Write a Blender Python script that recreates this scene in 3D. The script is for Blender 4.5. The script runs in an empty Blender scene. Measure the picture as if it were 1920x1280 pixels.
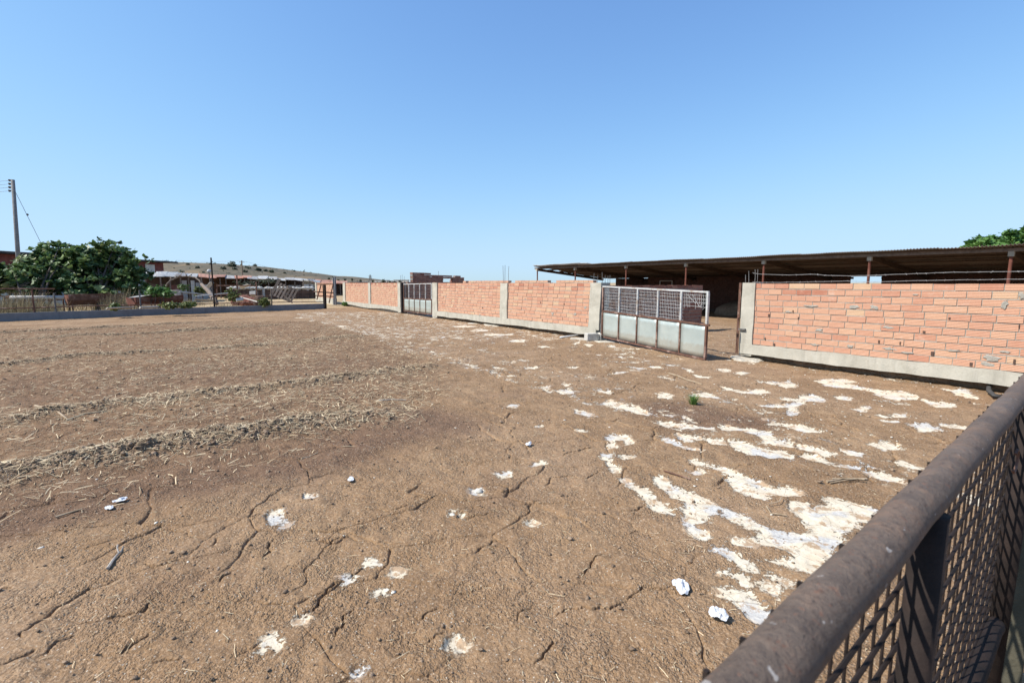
import bpy, bmesh, math, random
import numpy as np
from mathutils import Vector, Matrix
RNG = random.Random(11)
SC = bpy.context.scene
COL = SC.collection
# ------------------------------------------------------------------ camera model of the photograph (1920 x 1280, 17 mm lens)
H = 1.7
F = 907.0
TH = math.atan(110 / F)
CT, ST = math.cos(TH), math.sin(TH)
def ray(px, py):
    x = (px - 960) / F; y = (640 - py) / F
    return Vector((x, y * ST + CT, y * CT - ST))
CAM = Vector((0, 0, H))
def at(px, py, z=0.0):
    d = ray(px, py); t = (z - H) / d.z
    return CAM + d * t
def dp(px, py, Y):
    d = ray(px, py); return CAM + d * (Y / d.y)
def hit(px, py, P, n):
    d = ray(px, py); return CAM + d * ((P - CAM).dot(n) / d.dot(n))
def at_np(px, py):
    px = np.asarray(px, float); py = np.asarray(py, float)
    x = (px - 960) / F; y = (640 - py) / F
    dy = y * ST + CT; dz = y * CT - ST
    t = -H / dz
    return x * t, dy * t
# ------------------------------------------------------------------ noise (numpy)
def _hash(ix, iy, seed):
    h = (ix.astype(np.int64) * 374761393 + iy.astype(np.int64) * 668265263 + seed * 982451653) & 0xFFFFFFFF
    h = ((h ^ (h >> 13)) * 1274126177) & 0xFFFFFFFF
    h = (h ^ (h >> 16)) & 0xFFFFFFFF
    h = (h * 2246822519) & 0xFFFFFFFF
    return ((h ^ (h >> 15)) & 0xFFFF) / 65535.0
def vn(x, y, seed=0):
    xi = np.floor(x); yi = np.floor(y)
    fx = x - xi; fy = y - yi
    fx = fx * fx * (3 - 2 * fx); fy = fy * fy * (3 - 2 * fy)
    a = _hash(xi, yi, seed); b = _hash(xi + 1, yi, seed); c = _hash(xi, yi + 1, seed); d = _hash(xi + 1, yi + 1, seed)
    return (a * (1 - fx) + b * fx) * (1 - fy) + (c * (1 - fx) + d * fx) * fy
def fbm(x, y, oct=4, seed=0, gain=0.5):
    s = np.zeros_like(x); a = 1.0; t = 0.0
    for o in range(oct):
        r = 0.6 * o
        s += a * vn(x * math.cos(r) + y * math.sin(r) + 17.3 * o, -x * math.sin(r) + y * math.cos(r) - 9.1 * o, seed + o)
        t += a; a *= gain; x = x * 2.03; y = y * 2.03
    return s / t - 0.5
def sstep(e0, e1, x):
    t = np.clip((x - e0) / (e1 - e0), 0, 1); return t * t * (3 - 2 * t)
# ------------------------------------------------------------------ object helpers
ORG = {}
def tag(o, label=None, cat=None, group=None, kind=None):
    if label: o['label'] = label
    if cat: o['category'] = cat
    if group: o['group'] = group
    if kind or label: o['kind'] = kind or 'thing'
    return o
def thing(name, label, cat, loc, group=None):
    o = bpy.data.objects.new(name, None); COL.objects.link(o)
    o.empty_display_size = 0.2
    o.location = Vector(loc); ORG[o.name] = Vector(loc)
    return tag(o, label, cat, group)
class MB:
    def __init__(s):
        s.v = []; s.f = []; s.t = []
    def face(s, idx, t=0.5):
        s.f.append(tuple(idx)); s.t.append(t)
    def add(s, verts, faces, t=0.5):
        b = len(s.v); s.v.extend([tuple(p) for p in verts])
        for f in faces: s.face([b + i for i in f], t)
    def box8(s, c, t=0.5):
        s.add(c, [(0, 3, 2, 1), (4, 5, 6, 7), (0, 1, 5, 4), (1, 2, 6, 5), (2, 3, 7, 6), (3, 0, 4, 7)], t)
    def box(s, o, ex, ey, ez, t=0.5):
        """box from corner o along vectors ex, ey, ez"""
        o = Vector(o); ex = Vector(ex); ey = Vector(ey); ez = Vector(ez)
        if ex.cross(ey).dot(ez) < 0: ex, ey = ey, ex
        s.box8([o, o + ex, o + ex + ey, o + ey, o + ez, o + ex + ez, o + ex + ey + ez, o + ey + ez], t)
    def cbox(s, c, ax, ay, az, t=0.5):
        c = Vector(c); ax = Vector(ax); ay = Vector(ay); az = Vector(az)
        s.box(c - (ax + ay + az) / 2, ax, ay, az, t)
    def bar(s, a, b, w, h=None, up=(0, 0, 1), t=0.5):
        a = Vector(a); b = Vector(b); h = h or w; d = b - a
        u = Vector(up)
        if abs(d.normalized().dot(u)) > 0.98: u = Vector((0, 1, 0))
        sx = d.cross(u).normalized() * w; sy = sx.cross(d).normalized() * h
        s.box(a - sx / 2 - sy / 2, d, sx, sy, t)
    def tube(s, pts, r, n=8, t=0.5, caps=True):
        pts = [Vector(p) for p in pts]; m = len(pts)
        rs = r if isinstance(r, (list, tuple)) else [r] * m
        b = len(s.v); ref = None
        for i, p in enumerate(pts):
            d = (pts[min(i + 1, m - 1)] - pts[max(i - 1, 0)]).normalized()
            if ref is None:
                ref = Vector((0, 0, 1)) if abs(d.z) < 0.9 else Vector((1, 0, 0))
            x = (ref - d * ref.dot(d)).normalized(); y = d.cross(x); ref = x
            for k in range(n):
                a = 2 * math.pi * k / n
                s.v.append(tuple(p + (x * math.cos(a) + y * math.sin(a)) * rs[i]))
        for i in range(m - 1):
            for k in range(n):
                k2 = (k + 1) % n
                s.face((b + i * n + k, b + i * n + k2, b + (i + 1) * n + k2, b + (i + 1) * n + k), t)
        if caps:
            s.face([b + k for k in range(n)][::-1], t); s.face([b + (m - 1) * n + k for k in range(n)], t)
    def prism(s, poly, ext, t=0.5):
        """extrude a planar polygon (3-D points) along vector ext"""
        n = len(poly); P = [Vector(p) for p in poly]; e = Vector(ext)
        s.add(P + [p + e for p in P], [tuple(range(n))[::-1], tuple(range(n, 2 * n))] + [(i, (i + 1) % n, n + (i + 1) % n, n + i) for i in range(n)], t)
    def build(s, name, mat, parent=None, smooth=False, loc=None):
        me = bpy.data.meshes.new(name)
        off = Vector((0, 0, 0))
        if parent is not None: off = ORG[parent.name]
        elif loc is not None: off = Vector(loc)
        elif s.v:
            a = np.array(s.v); off = Vector(((a[:, 0].min() + a[:, 0].max()) / 2, (a[:, 1].min() + a[:, 1].max()) / 2, a[:, 2].min()))
        vv = [(p[0] - off.x, p[1] - off.y, p[2] - off.z) for p in s.v]
        me.from_pydata(vv, [], s.f)
        at_ = me.attributes.new('tint', 'FLOAT', 'FACE'); at_.data.foreach_set('value', np.array(s.t, dtype=np.float32))
        if smooth: me.polygons.foreach_set('use_smooth', [True] * len(me.polygons))
        me.materials.append(mat); me.update()
        o = bpy.data.objects.new(name, me); COL.objects.link(o)
        ORG[o.name] = off
        if parent is not None: o.parent = parent
        else: o.location = off
        return o
def mesh_np(name, verts, faces, mat, tint=None, smooth=False):
    """fast mesh from arrays: verts (n,3), faces (m,k)"""
    me = bpy.data.meshes.new(name)
    n = len(verts); m, k = faces.shape
    me.vertices.add(n); me.vertices.foreach_set('co', np.ascontiguousarray(verts, dtype=np.float32).ravel())
    me.loops.add(m * k); me.polygons.add(m)
    me.loops.foreach_set('vertex_index', np.ascontiguousarray(faces, dtype=np.int32).ravel())
    me.polygons.foreach_set('loop_start', np.arange(0, m * k, k, dtype=np.int32))
    if tint is not None:
        a = me.attributes.new('tint', 'FLOAT', 'FACE'); a.data.foreach_set('value', np.ascontiguousarray(tint, dtype=np.float32))
    if smooth: me.polygons.foreach_set('use_smooth', np.ones(m, dtype=bool))
    me.update(calc_edges=True); me.materials.append(mat)
    o = bpy.data.objects.new(name, me); COL.objects.link(o); ORG[o.name] = Vector((0, 0, 0))
    return o
def ico(sub=1):
    bm = bmesh.new(); bmesh.ops.create_icosphere(bm, subdivisions=sub, radius=1.0)
    v = np.array([p.co[:] for p in bm.verts]); bm.faces.ensure_lookup_table()
    f = np.array([[q.index for q in p.verts] for p in bm.faces]); bm.free()
    return v, f
ICO1, ICO2, ICO3, ICO4 = ico(1), ico(2), ico(3), ico(4)
def rock(mb, c, size, seed, sub=3, rough=0.35, flat=0.0, t=0.5, rotz=0.0):
    v, f = {1: ICO1, 2: ICO2, 3: ICO3, 4: ICO4}[sub]
    v = v.copy()
    n = fbm(v[:, 0] * 1.3 + 5 * seed + v[:, 2] * 0.7, v[:, 1] * 1.3 - 3 * seed + v[:, 2] * 1.1, 4, seed)
    v *= (1 + rough * 2 * n)[:, None]
    if flat: v[:, 2] = np.clip(v[:, 2], -1, flat)
    v *= np.array(size)
    c_, s_ = math.cos(rotz), math.sin(rotz)
    x = v[:, 0] * c_ - v[:, 1] * s_; y = v[:, 0] * s_ + v[:, 1] * c_
    v = np.stack([x + c[0], y + c[1], v[:, 2] + c[2]], 1)
    mb.add([tuple(p) for p in v], [tuple(q) for q in f], t)
# ------------------------------------------------------------------ materials
class NT:
    def __init__(s, name):
        s.m = bpy.data.materials.new(name); s.m.use_nodes = True
        s.t = s.m.node_tree; s.t.nodes.clear()
        s.out = s.n('ShaderNodeOutputMaterial'); s.b = s.n('ShaderNodeBsdfPrincipled')
        s.l(s.b, 'BSDF', s.out, 'Surface')
        s.tc = s.n('ShaderNodeTexCoord')
    def n(s, k, **kw):
        x = s.t.nodes.new(k)
        for a, b in kw.items(): setattr(x, a, b)
        return x
    def l(s, a, ao, b, bi): s.t.links.new(a.outputs[ao], b.inputs[bi])
    def set(s, inp, v):
        if isinstance(v, tuple) and hasattr(v[0], 'outputs'): s.t.links.new(v[0].outputs[v[1]], inp)
        else: inp.default_value = v
    def noise(s, scale, detail=4, rough=0.55, vec=None, dist=0.0):
        x = s.n('ShaderNodeTexNoise'); x.inputs['Scale'].default_value = scale; x.inputs['Detail'].default_value = detail
        x.inputs['Roughness'].default_value = rough; x.inputs['Distortion'].default_value = dist
        s.set(x.inputs['Vector'], vec or (s.tc, 'Object')); return (x, 'Fac')
    def vor(s, scale, feature='F1', out='Distance', vec=None, rnd=1.0):
        x = s.n('ShaderNodeTexVoronoi', feature=feature); x.inputs['Scale'].default_value = scale
        if 'Randomness' in x.inputs: x.inputs['Randomness'].default_value = rnd
        s.set(x.inputs['Vector'], vec or (s.tc, 'Object')); return (x, out)
    def mapping(s, scale=(1, 1, 1), rot=(0, 0, 0), vec=None):
        x = s.n('ShaderNodeMapping'); x.inputs['Scale'].default_value = scale; x.inputs['Rotation'].default_value = rot
        s.set(x.inputs['Vector'], vec or (s.tc, 'Object')); return (x, 'Vector')
    def attr(s, name, out='Fac'):
        x = s.n('ShaderNodeAttribute', attribute_name=name); return (x, out)
    def ramp(s, src, stops):
        x = s.n('ShaderNodeValToRGB'); e = x.color_ramp.elements
        while len(e) < len(stops): e.new(0.5)
        for i, (p, c) in enumerate(stops):
            e[i].position = p
            e[i].color = (*c, 1) if isinstance(c, tuple) else (c, c, c, 1)
        s.set(x.inputs['Fac'], src); return (x, 'Color')
    def mix(s, fac, a, b, mode='MIX'):
        x = s.n('ShaderNodeMix', data_type='RGBA', blend_type=mode)
        s.set(x.inputs[0], fac)
        for i, v in ((6, a), (7, b)):
            s.set(x.inputs[i], v if not (isinstance(v, tuple) and len(v) == 3) else (*v, 1))
        return (x, 2)
    def math(s, op, a, b=0.0, c=0.0, clamp=False):
        x = s.n('ShaderNodeMath', operation=op, use_clamp=clamp)
        s.set(x.inputs[0], a); s.set(x.inputs[1], b); s.set(x.inputs[2], c); return (x, 0)
    def mr(s, v, a, b, c=0.0, d=1.0, smooth=True):
        x = s.n('ShaderNodeMapRange', interpolation_type='SMOOTHSTEP' if smooth else 'LINEAR')
        s.set(x.inputs[0], v); x.inputs[1].default_value = a; x.inputs[2].default_value = b; x.inputs[3].default_value = c; x.inputs[4].default_value = d
        return (x, 0)
    def color(s, v): s.set(s.b.inputs['Base Color'], v if not (isinstance(v, tuple) and len(v) == 3) else (*v, 1))
    def rough(s, v): s.set(s.b.inputs['Roughness'], v)
    def metal(s, v): s.set(s.b.inputs['Metallic'], v)
    def spec(s, v): s.b.inputs['Specular IOR Level'].default_value = v
    def bump(s, h, dist=0.01, strength=1.0, prev=None):
        x = s.n('ShaderNodeBump'); x.inputs['Strength'].default_value = strength; x.inputs['Distance'].default_value = dist
        s.set(x.inputs['Height'], h)
        if prev: s.set(x.inputs['Normal'], prev)
        s.l(x, 'Normal', s.b, 'Normal'); return (x, 'Normal')
MAT = {}
def simple(name, c1, c2, scale=6.0, rough=0.85, metal=0.0, bump=0.004, c3=None, bscale=None, spec=0.3, tint=0.0):
    m = NT(name)
    a = m.noise(scale, 6, 0.62)
    col = m.ramp(a, [(0.32, c1), (0.66, c2)])
    if c3: col = m.mix(m.mr(m.noise(scale * 0.37, 5, 0.65), 0.52, 0.66), col, c3)
    if tint:
        t = m.mr(m.attr('tint'), 0, 1, 1 - tint, 1 + tint, False)
        col = m.mix(1.0, col, t, 'MULTIPLY')
    m.color(col); m.rough(rough); m.metal(metal); m.spec(spec)
    if bump: m.bump(m.noise(bscale or scale * 6, 5, 0.6), bump)
    MAT[name] = m.m; return m.m
def brick_mat(name, cols):
    m = NT(name)
    t = m.attr('tint')
    col = m.ramp(t, cols)
    n1 = m.noise(9, 5, 0.65); n2 = m.noise(60, 4, 0.6)
    pale = 0.25 if name == 'brick_painted_shade' else 1.0
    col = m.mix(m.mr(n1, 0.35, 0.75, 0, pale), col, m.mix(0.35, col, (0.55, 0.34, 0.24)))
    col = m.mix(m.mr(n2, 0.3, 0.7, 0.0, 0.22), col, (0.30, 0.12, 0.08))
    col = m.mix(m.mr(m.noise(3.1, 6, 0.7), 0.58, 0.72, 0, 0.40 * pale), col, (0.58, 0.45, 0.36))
    sep = m.n('ShaderNodeSeparateXYZ'); m.l(m.tc, 'Object', sep, 'Vector')
    w = m.math('SINE', m.math('MULTIPLY', (sep, 'Z'), 2 * math.pi / 0.0242))
    h = m.math('ADD', m.math('MULTIPLY', w, 0.5), m.math('MULTIPLY', n2, 0.5))
    m.color(col); m.rough(0.9); m.spec(0.2); m.bump(h, 0.004, 0.8)
    MAT[name] = m.m; return m.m
brick_mat('brick_salmon', [(0.0, (0.345, 0.132, 0.084)), (0.25, (0.44, 0.212, 0.138)), (0.5, (0.50, 0.276, 0.182)), (0.75, (0.535, 0.33, 0.215)), (1.0, (0.525, 0.37, 0.235))])  # salmon-orange hollow brick, its own colour
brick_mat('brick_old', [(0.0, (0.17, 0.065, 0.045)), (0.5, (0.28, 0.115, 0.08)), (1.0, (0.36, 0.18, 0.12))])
brick_mat('brick_painted_shade', [(0.0, (0.05, 0.028, 0.02)), (0.5, (0.085, 0.042, 0.03)), (1.0, (0.13, 0.07, 0.05))])  # near-black brick: the shade inside the shed is put into its colour
simple('wire_grey', (0.22, 0.21, 0.20), (0.36, 0.35, 0.34), 12, 0.7, 0.2, 0.0)
simple('mortar', (0.25, 0.23, 0.195), (0.37, 0.345, 0.30), 14, 0.95, bump=0.01)
def concrete(name, c1, c2, c3):
    m = NT(name)
    a = m.noise(2.2, 8, 0.68); b = m.noise(30, 5, 0.6)
    col = m.ramp(a, [(0.3, c1), (0.68, c2)])
    st = m.noise(1.0, 5, 0.6, m.mapping((7, 7, 0.6)))
    col = m.mix(m.mr(st, 0.52, 0.7, 0, 0.5), col, c3)
    col = m.mix(m.mr(b, 0.35, 0.7, 0, 0.25), col, c1)
    pit = m.vor(38)
    h = m.math('ADD', m.math('MULTIPLY', b, 0.6), m.math('MULTIPLY', m.mr(pit, 0.0, 0.25), 0.5))
    m.color(col); m.rough(0.95); m.spec(0.2); m.bump(h, 0.008, 0.9)
    MAT[name] = m.m
concrete('concrete_pale', (0.34, 0.32, 0.265), (0.48, 0.45, 0.38), (0.27, 0.25, 0.21))
concrete('concrete_grey', (0.15, 0.155, 0.165), (0.22, 0.225, 0.235), (0.13, 0.13, 0.135))
simple('lime_crust', (0.33, 0.29, 0.23), (0.56, 0.51, 0.42), 7, 0.95, bump=0.03, c3=(0.30, 0.28, 0.24), bscale=18)
simple('rust', (0.085, 0.045, 0.033), (0.16, 0.082, 0.056), 9, 0.85, 0.1, 0.003, c3=(0.30, 0.20, 0.16))
simple('rust_red', (0.095, 0.034, 0.024), (0.17, 0.062, 0.042), 5, 0.85, 0.0, 0.003, c3=(0.20, 0.11, 0.08))
simple('rust_dark_shade', (0.012, 0.009, 0.008), (0.030, 0.019, 0.015), 14, 0.8, 0.2, 0.002)  # dark rust; on the pipe barrier the near-black also stands for cast shadow
simple('iron_grey', (0.10, 0.095, 0.09), (0.20, 0.19, 0.18), 12, 0.75, 0.3, 0.002)
simple('galvanised', (0.42, 0.43, 0.42), (0.62, 0.62, 0.60), 12, 0.55, 0.35, 0.001, c3=(0.40, 0.33, 0.27))
simple('white_sheet', (0.34, 0.335, 0.32), (0.50, 0.495, 0.475), 1.6, 0.6, 0.0, 0.004, c3=(0.50, 0.47, 0.43))
simple('rust_sheet', (0.30, 0.15, 0.10), (0.43, 0.25, 0.185), 0.9, 0.85, 0.0, 0.004, c3=(0.32, 0.14, 0.09))
simple('grey_sheet', (0.24, 0.235, 0.225), (0.40, 0.395, 0.385), 1.2, 0.7, 0.0, 0.004, c3=(0.30, 0.26, 0.23))
simple('wood_grey', (0.12, 0.092, 0.072), (0.22, 0.175, 0.145), 8, 0.9, 0.0, 0.006, tint=0.35)
simple('pole_grey', (0.16, 0.155, 0.148), (0.26, 0.25, 0.24), 8, 0.9, 0.0, 0.004)
simple('wood_olive', (0.045, 0.042, 0.028), (0.09, 0.08, 0.055), 8, 0.9, 0.0, 0.006)
simple('wood_dark', (0.045, 0.03, 0.02), (0.09, 0.058, 0.04), 8, 0.9, 0.0, 0.006)
simple('wood_bare', (0.24, 0.21, 0.18), (0.40, 0.36, 0.31), 7, 0.9, 0.0, 0.006)
simple('bark', (0.055, 0.045, 0.036), (0.12, 0.10, 0.082), 10, 0.95, 0.0, 0.02)
simple('stone', (0.52, 0.48, 0.40), (0.76, 0.71, 0.61), 9, 0.95, 0.0, 0.012, c3=(0.42, 0.41, 0.40), bscale=40)
simple('stone_grey', (0.34, 0.32, 0.29), (0.55, 0.53, 0.48), 9, 0.95, 0.0, 0.02, bscale=35)
simple('paper', (0.52, 0.53, 0.55), (0.68, 0.69, 0.71), 60, 0.8, 0.0, 0.002)
simple('black_hose', (0.03, 0.03, 0.03), (0.07, 0.065, 0.06), 10, 0.6)
simple('plaster', (0.52, 0.49, 0.43), (0.68, 0.65, 0.58), 2, 0.95, 0.0, 0.006)
simple('dark_wall', (0.055, 0.035, 0.028), (0.12, 0.075, 0.055), 3, 0.9)
simple('maroon_paint', (0.16, 0.045, 0.04), (0.22, 0.075, 0.06), 3, 0.85)
simple('dark_roof', (0.035, 0.033, 0.032), (0.075, 0.07, 0.066), 4, 0.8)
simple('straw', (0.36, 0.27, 0.16), (0.62, 0.51, 0.34), 1.5, 0.9, 0.0, 0.0, tint=0.5)
simple('dry_grass', (0.26, 0.205, 0.115), (0.40, 0.33, 0.20), 0.6, 0.9, 0.0, 0.0, tint=0.5)
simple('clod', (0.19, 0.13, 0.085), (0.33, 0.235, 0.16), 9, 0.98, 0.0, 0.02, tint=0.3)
simple('twig', (0.22, 0.16, 0.10), (0.42, 0.33, 0.23), 9, 0.9, 0.0, 0.003)
def leaf_mat(name, cols):
    m = NT(name)
    col = m.ramp(m.attr('tint'), cols)
    m.color(col); m.rough(0.5); m.spec(0.4)
    tr = m.n('ShaderNodeBsdfTranslucent'); m.t.links.new(col[0].outputs[col[1]], tr.inputs['Color'])
    mx = m.n('ShaderNodeMixShader'); mx.inputs[0].default_value = 0.28
    m.l(m.b, 'BSDF', mx, 1); m.l(tr, 'BSDF', mx, 2); m.l(mx, 'Shader', m.out, 'Surface')
    MAT[name] = m.m
leaf_mat('fig_leaf', [(0.0, (0.036, 0.070, 0.024)), (0.5, (0.095, 0.160, 0.050)), (0.85, (0.19, 0.26, 0.09)), (1.0, (0.26, 0.26, 0.11))])
leaf_mat('bright_leaf', [(0.0, (0.05, 0.11, 0.025)), (0.5, (0.10, 0.20, 0.045)), (1.0, (0.20, 0.32, 0.08))])
leaf_mat('weed_leaf', [(0.0, (0.07, 0.10, 0.03)), (0.5, (0.14, 0.17, 0.05)), (1.0, (0.26, 0.27, 0.09))])
leaf_mat('hill_leaf', [(0.0, (0.05, 0.065, 0.04)), (1.0, (0.10, 0.115, 0.07))])
def sheet_mat():
    m = NT('gate_sheet')
    col = m.ramp(m.noise(2.0, 5, 0.6), [(0.3, (0.36, 0.41, 0.39)), (0.7, (0.47, 0.51, 0.47))])
    col = m.mix(m.mr(m.noise(1.0, 6, 0.7, m.mapping((9, 9, 1.2))), 0.58, 0.8, 0, 0.4), col, (0.46, 0.42, 0.33))
    sep = m.n('ShaderNodeSeparateXYZ'); m.l(m.tc, 'Object', sep, 'Vector')
    mud = m.math('ADD', m.mr((sep, 'Z'), .18, .42, 1, 0), m.math('MULTIPLY', m.math('SUBTRACT', m.noise(11, 6, .7), .5), 1.6))
    col = m.mix(m.mr(mud, .55, 1.0, 0, .45), col, (0.33, 0.27, 0.19))
    col = m.mix(m.mr(m.noise(24, 4, .6, m.mapping((1, 1, .25))), .66, .74, 0, .6), col, (0.28, 0.19, 0.12))
    m.color(col); m.metal(0.35); m.rough(m.mr(m.noise(14, 4), 0.3, 0.7, 0.38, 0.55)); m.bump(m.noise(2.2, 3), 0.02, 0.5)
    MAT['gate_sheet'] = m.m
sheet_mat()
def roof_mat():
    m = NT('corrugated_roof')
    col = m.ramp(m.noise(1.3, 6, 0.65), [(0.3, (0.095, 0.075, 0.06)), (0.7, (0.175, 0.145, 0.12))])
    col = m.mix(m.mr(m.noise(0.5, 5, 0.6), 0.5, 0.65), col, (0.12, 0.078, 0.058))
    m.color(col); m.rough(0.9); m.bump(m.noise(25, 4), 0.004); MAT['corrugated_roof'] = m.m
roof_mat()
def rail_mat():
    m = NT('rusty_pipe')
    a = m.noise(16, 8, 0.72); b = m.noise(85, 6, 0.7)
    col = m.ramp(a, [(0.3, (0.085, 0.062, 0.048)), (0.5, (0.140, 0.104, 0.080)), (0.68, (0.215, 0.140, 0.098))])
    col = m.mix(m.mr(b, 0.5, 0.66, 0, 0.55), col, (0.07, 0.046, 0.036))
    col = m.mix(m.mr(m.noise(5, 5, 0.6), 0.5, 0.66, 0, 0.5), col, (0.175, 0.138, 0.112))
    col = m.mix(m.mr(m.noise(95, 3, 0.5), 0.62, 0.70, 0, 0.55), col, (0.19, 0.092, 0.058))
    col = m.mix(m.mr(m.noise(120, 2, 0.5), 0.70, 0.74, 0, 0.7), col, (0.04, 0.03, 0.028))
    col = m.mix(m.mr(m.noise(38, 2, 0.5, m.mapping((1, 1, 2))), 0.70, 0.73, 0, 0.7), col, (0.42, 0.39, 0.36))
    m.color(col); m.rough(m.mr(a, 0.3, 0.7, 0.6, 0.85)); m.metal(0.0); m.spec(0.25)
    m.bump(m.math('ADD', a, m.math('MULTIPLY', b, 0.8)), 0.0065); MAT['rusty_pipe'] = m.m
rail_mat()
# ------------------------------------------------------------------ ground: one polar sheet, fine near the field, reaching the horizon
def T7(l): return [(1000 + x / 2.56, 700 + y / 2.56) for x, y in l]
def T6(l): return [(1300 + x / 2.134, 680 + y / 2.134) for x, y in l]
def T10(l): return [(600 + x / 2.56, 780 + y / 2.56) for x, y in l]
def T9(l): return [(x / 2.743, 850 + y / 2.743) for x, y in l]
def T8(l): return [(1040 + x / 4.8, 590 + y / 4.8) for x, y in l]
def blob(cx, cy, w, h, n=9, seed=0):
    r = random.Random(seed * 31 + int(cx)); o = []
    for k in range(n):
        a = 2 * math.pi * k / n; q = r.uniform(0.65, 1.15)
        o.append((cx + math.cos(a) * w * q / 2, cy + math.sin(a) * h * q / 2))
    return o
ROCKS = [T7(p) for p in [
 [(350,125),(375,122),(420,150),(500,165),(570,200),(560,210),(480,190),(400,165),(350,150)],
 [(590,225),(680,235),(770,250),(860,258),(860,270),(770,272),(700,265),(620,250)],
 [(880,255),(960,258),(1060,270),(1130,280),(1140,310),(1200,330),(1250,350),(1240,362),(1150,350),(1100,335),(1060,300),(990,285),(900,278)],
 [(1110,240),(1180,240),(1300,250),(1390,275),(1385,288),(1290,285),(1220,265),(1130,252)],
 [(930,320),(1000,325),(1060,350),(1110,365),(1200,375),(1260,400),(1270,415),(1160,415),(1100,400),(1040,385),(970,355)],
 [(1250,345),(1330,350),(1400,370),(1450,385),(1400,400),(1330,385),(1270,365)],
 [(1450,355),(1500,370),(1570,380),(1560,392),(1490,388),(1455,372)],
 [(1260,392),(1340,400),(1420,425),(1400,432),(1310,415)],
 [(1420,432),(1520,438),(1600,465),(1700,480),(1790,500),(1780,535),(1700,525),(1640,500),(1560,465),(1450,445)],
 [(620,310),(680,325),(750,355),(820,370),(810,375),(740,362),(650,330)],
 [(700,295),(790,305),(800,318),(740,325),(705,312)], [(820,310),(900,320),(915,340),(850,335)],
 [(350,300),(400,288),(460,298),(485,335),(450,340),(420,318),(385,322),(400,352),(350,355)],
 [(340,380),(380,380),(375,412),(342,405)], [(425,392),(470,388),(475,405),(435,410)], [(370,425),(400,440),(405,465),(385,455)],
 [(410,492),(460,505),(480,525),(540,545),(590,595),(540,600),(490,575),(450,540),(425,515)],
 [(565,620),(610,618),(650,640),(672,675),(620,660),(575,640)],
 [(580,480),(640,498),(690,540),(790,555),(800,580),(870,618),(1000,675),(1060,712),(1180,755),(1250,790),(1160,790),(1080,760),(1000,735),(930,700),(880,660),(840,660),(800,640),(740,610),(660,590),(650,560),(590,540)],
 [(740,615),(840,640),(850,660),(810,680),(800,710),(740,720),(695,650),(730,640)],
 [(740,725),(800,745),(832,778),(800,787),(745,755)],
 [(865,835),(930,840),(990,880),(1040,910),(1050,940),(1000,935),(950,900),(890,860)],
 [(920,800),(1000,805),(1060,800),(1100,770),(1200,760),(1300,765),(1400,755),(1480,770),(1480,830),(1400,890),(1340,970),(1260,945),(1160,920),(1060,890),(1150,880),(1230,880),(1200,850),(1120,840),(1060,830),(1000,835),(940,830)],
 [(855,440),(900,445),(960,470),(1020,495),(1090,520),(1130,555),(1220,545),(1310,575),(1300,600),(1220,590),(1150,590),(1110,615),(1050,600),(960,570),(930,530),(920,490)],
 [(1225,600),(1300,600),(1320,630),(1300,660),(1380,650),(1400,620),(1380,590),(1450,600),(1560,625),(1650,665),(1640,700),(1600,720),(1560,750),(1480,770),(1420,775),(1330,770),(1280,720),(1250,690),(1225,640)],
 [(760,410),(800,415),(820,440),(790,435)], [(750,465),(805,465),(810,480),(760,478)],
 [(895,1040),(960,1020),(1020,1035),(1025,1055),(960,1075),(915,1060)],
 [(975,1090),(1040,1065),(1100,1110),(1115,1180),(1070,1195),(1010,1130)],
 [(1085,1005),(1150,1005),(1180,1035),(1140,1050),(1095,1030)],
 [(885,935),(920,940),(915,955),(890,950)], [(965,965),(1000,970),(1015,1010),(990,1000)], [(1140,965),(1220,1000),(1210,1010),(1150,985)],
 [(1080,152),(1160,150),(1240,140),(1290,120),(1300,140),(1260,165),(1270,190),(1230,200),(1215,165),(1140,165)],
 [(1350,35),(1430,25),(1460,40),(1560,60),(1660,75),(1790,100),(1790,125),(1700,105),(1600,85),(1500,70),(1400,60)],
 [(1240,120),(1330,95),(1420,120),(1400,135),(1300,130)], [(1660,195),(1790,200),(1790,210),(1690,208)], [(1670,222),(1740,228),(1735,236),(1680,230)],
 [(900,75),(1000,85),(1110,88),(1080,100),(980,95)], [(1150,50),(1230,35),(1260,60),(1200,75)], [(195,180),(240,182),(300,210),(270,215),(215,195)],
 [(110,85),(160,75),(165,90),(130,100)], [(760,102),(830,100),(880,118),(830,122)], [(1450,105),(1510,108),(1500,122),(1455,118)],
 [(1540,170),(1600,155),(1590,175)], [(605,100),(640,100),(645,120),(615,118)]]]
ROCKS += [T6(p) for p in [[(865,245),(930,240),(995,265),(920,275)], [(785,395),(850,395),(925,425),(860,415)], [(985,240),(1080,250),(1085,262),(1010,255)],
 [(720,125),(830,110),(900,130),(880,150),(790,145)], [(920,150),(1000,155),(1060,172),(980,175)], [(490,65),(600,62),(640,75),(560,85)], [(1000,105),(1100,110),(1150,150),(1080,140)], [(700,325),(790,320),(830,345),(760,350)]]]
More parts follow.
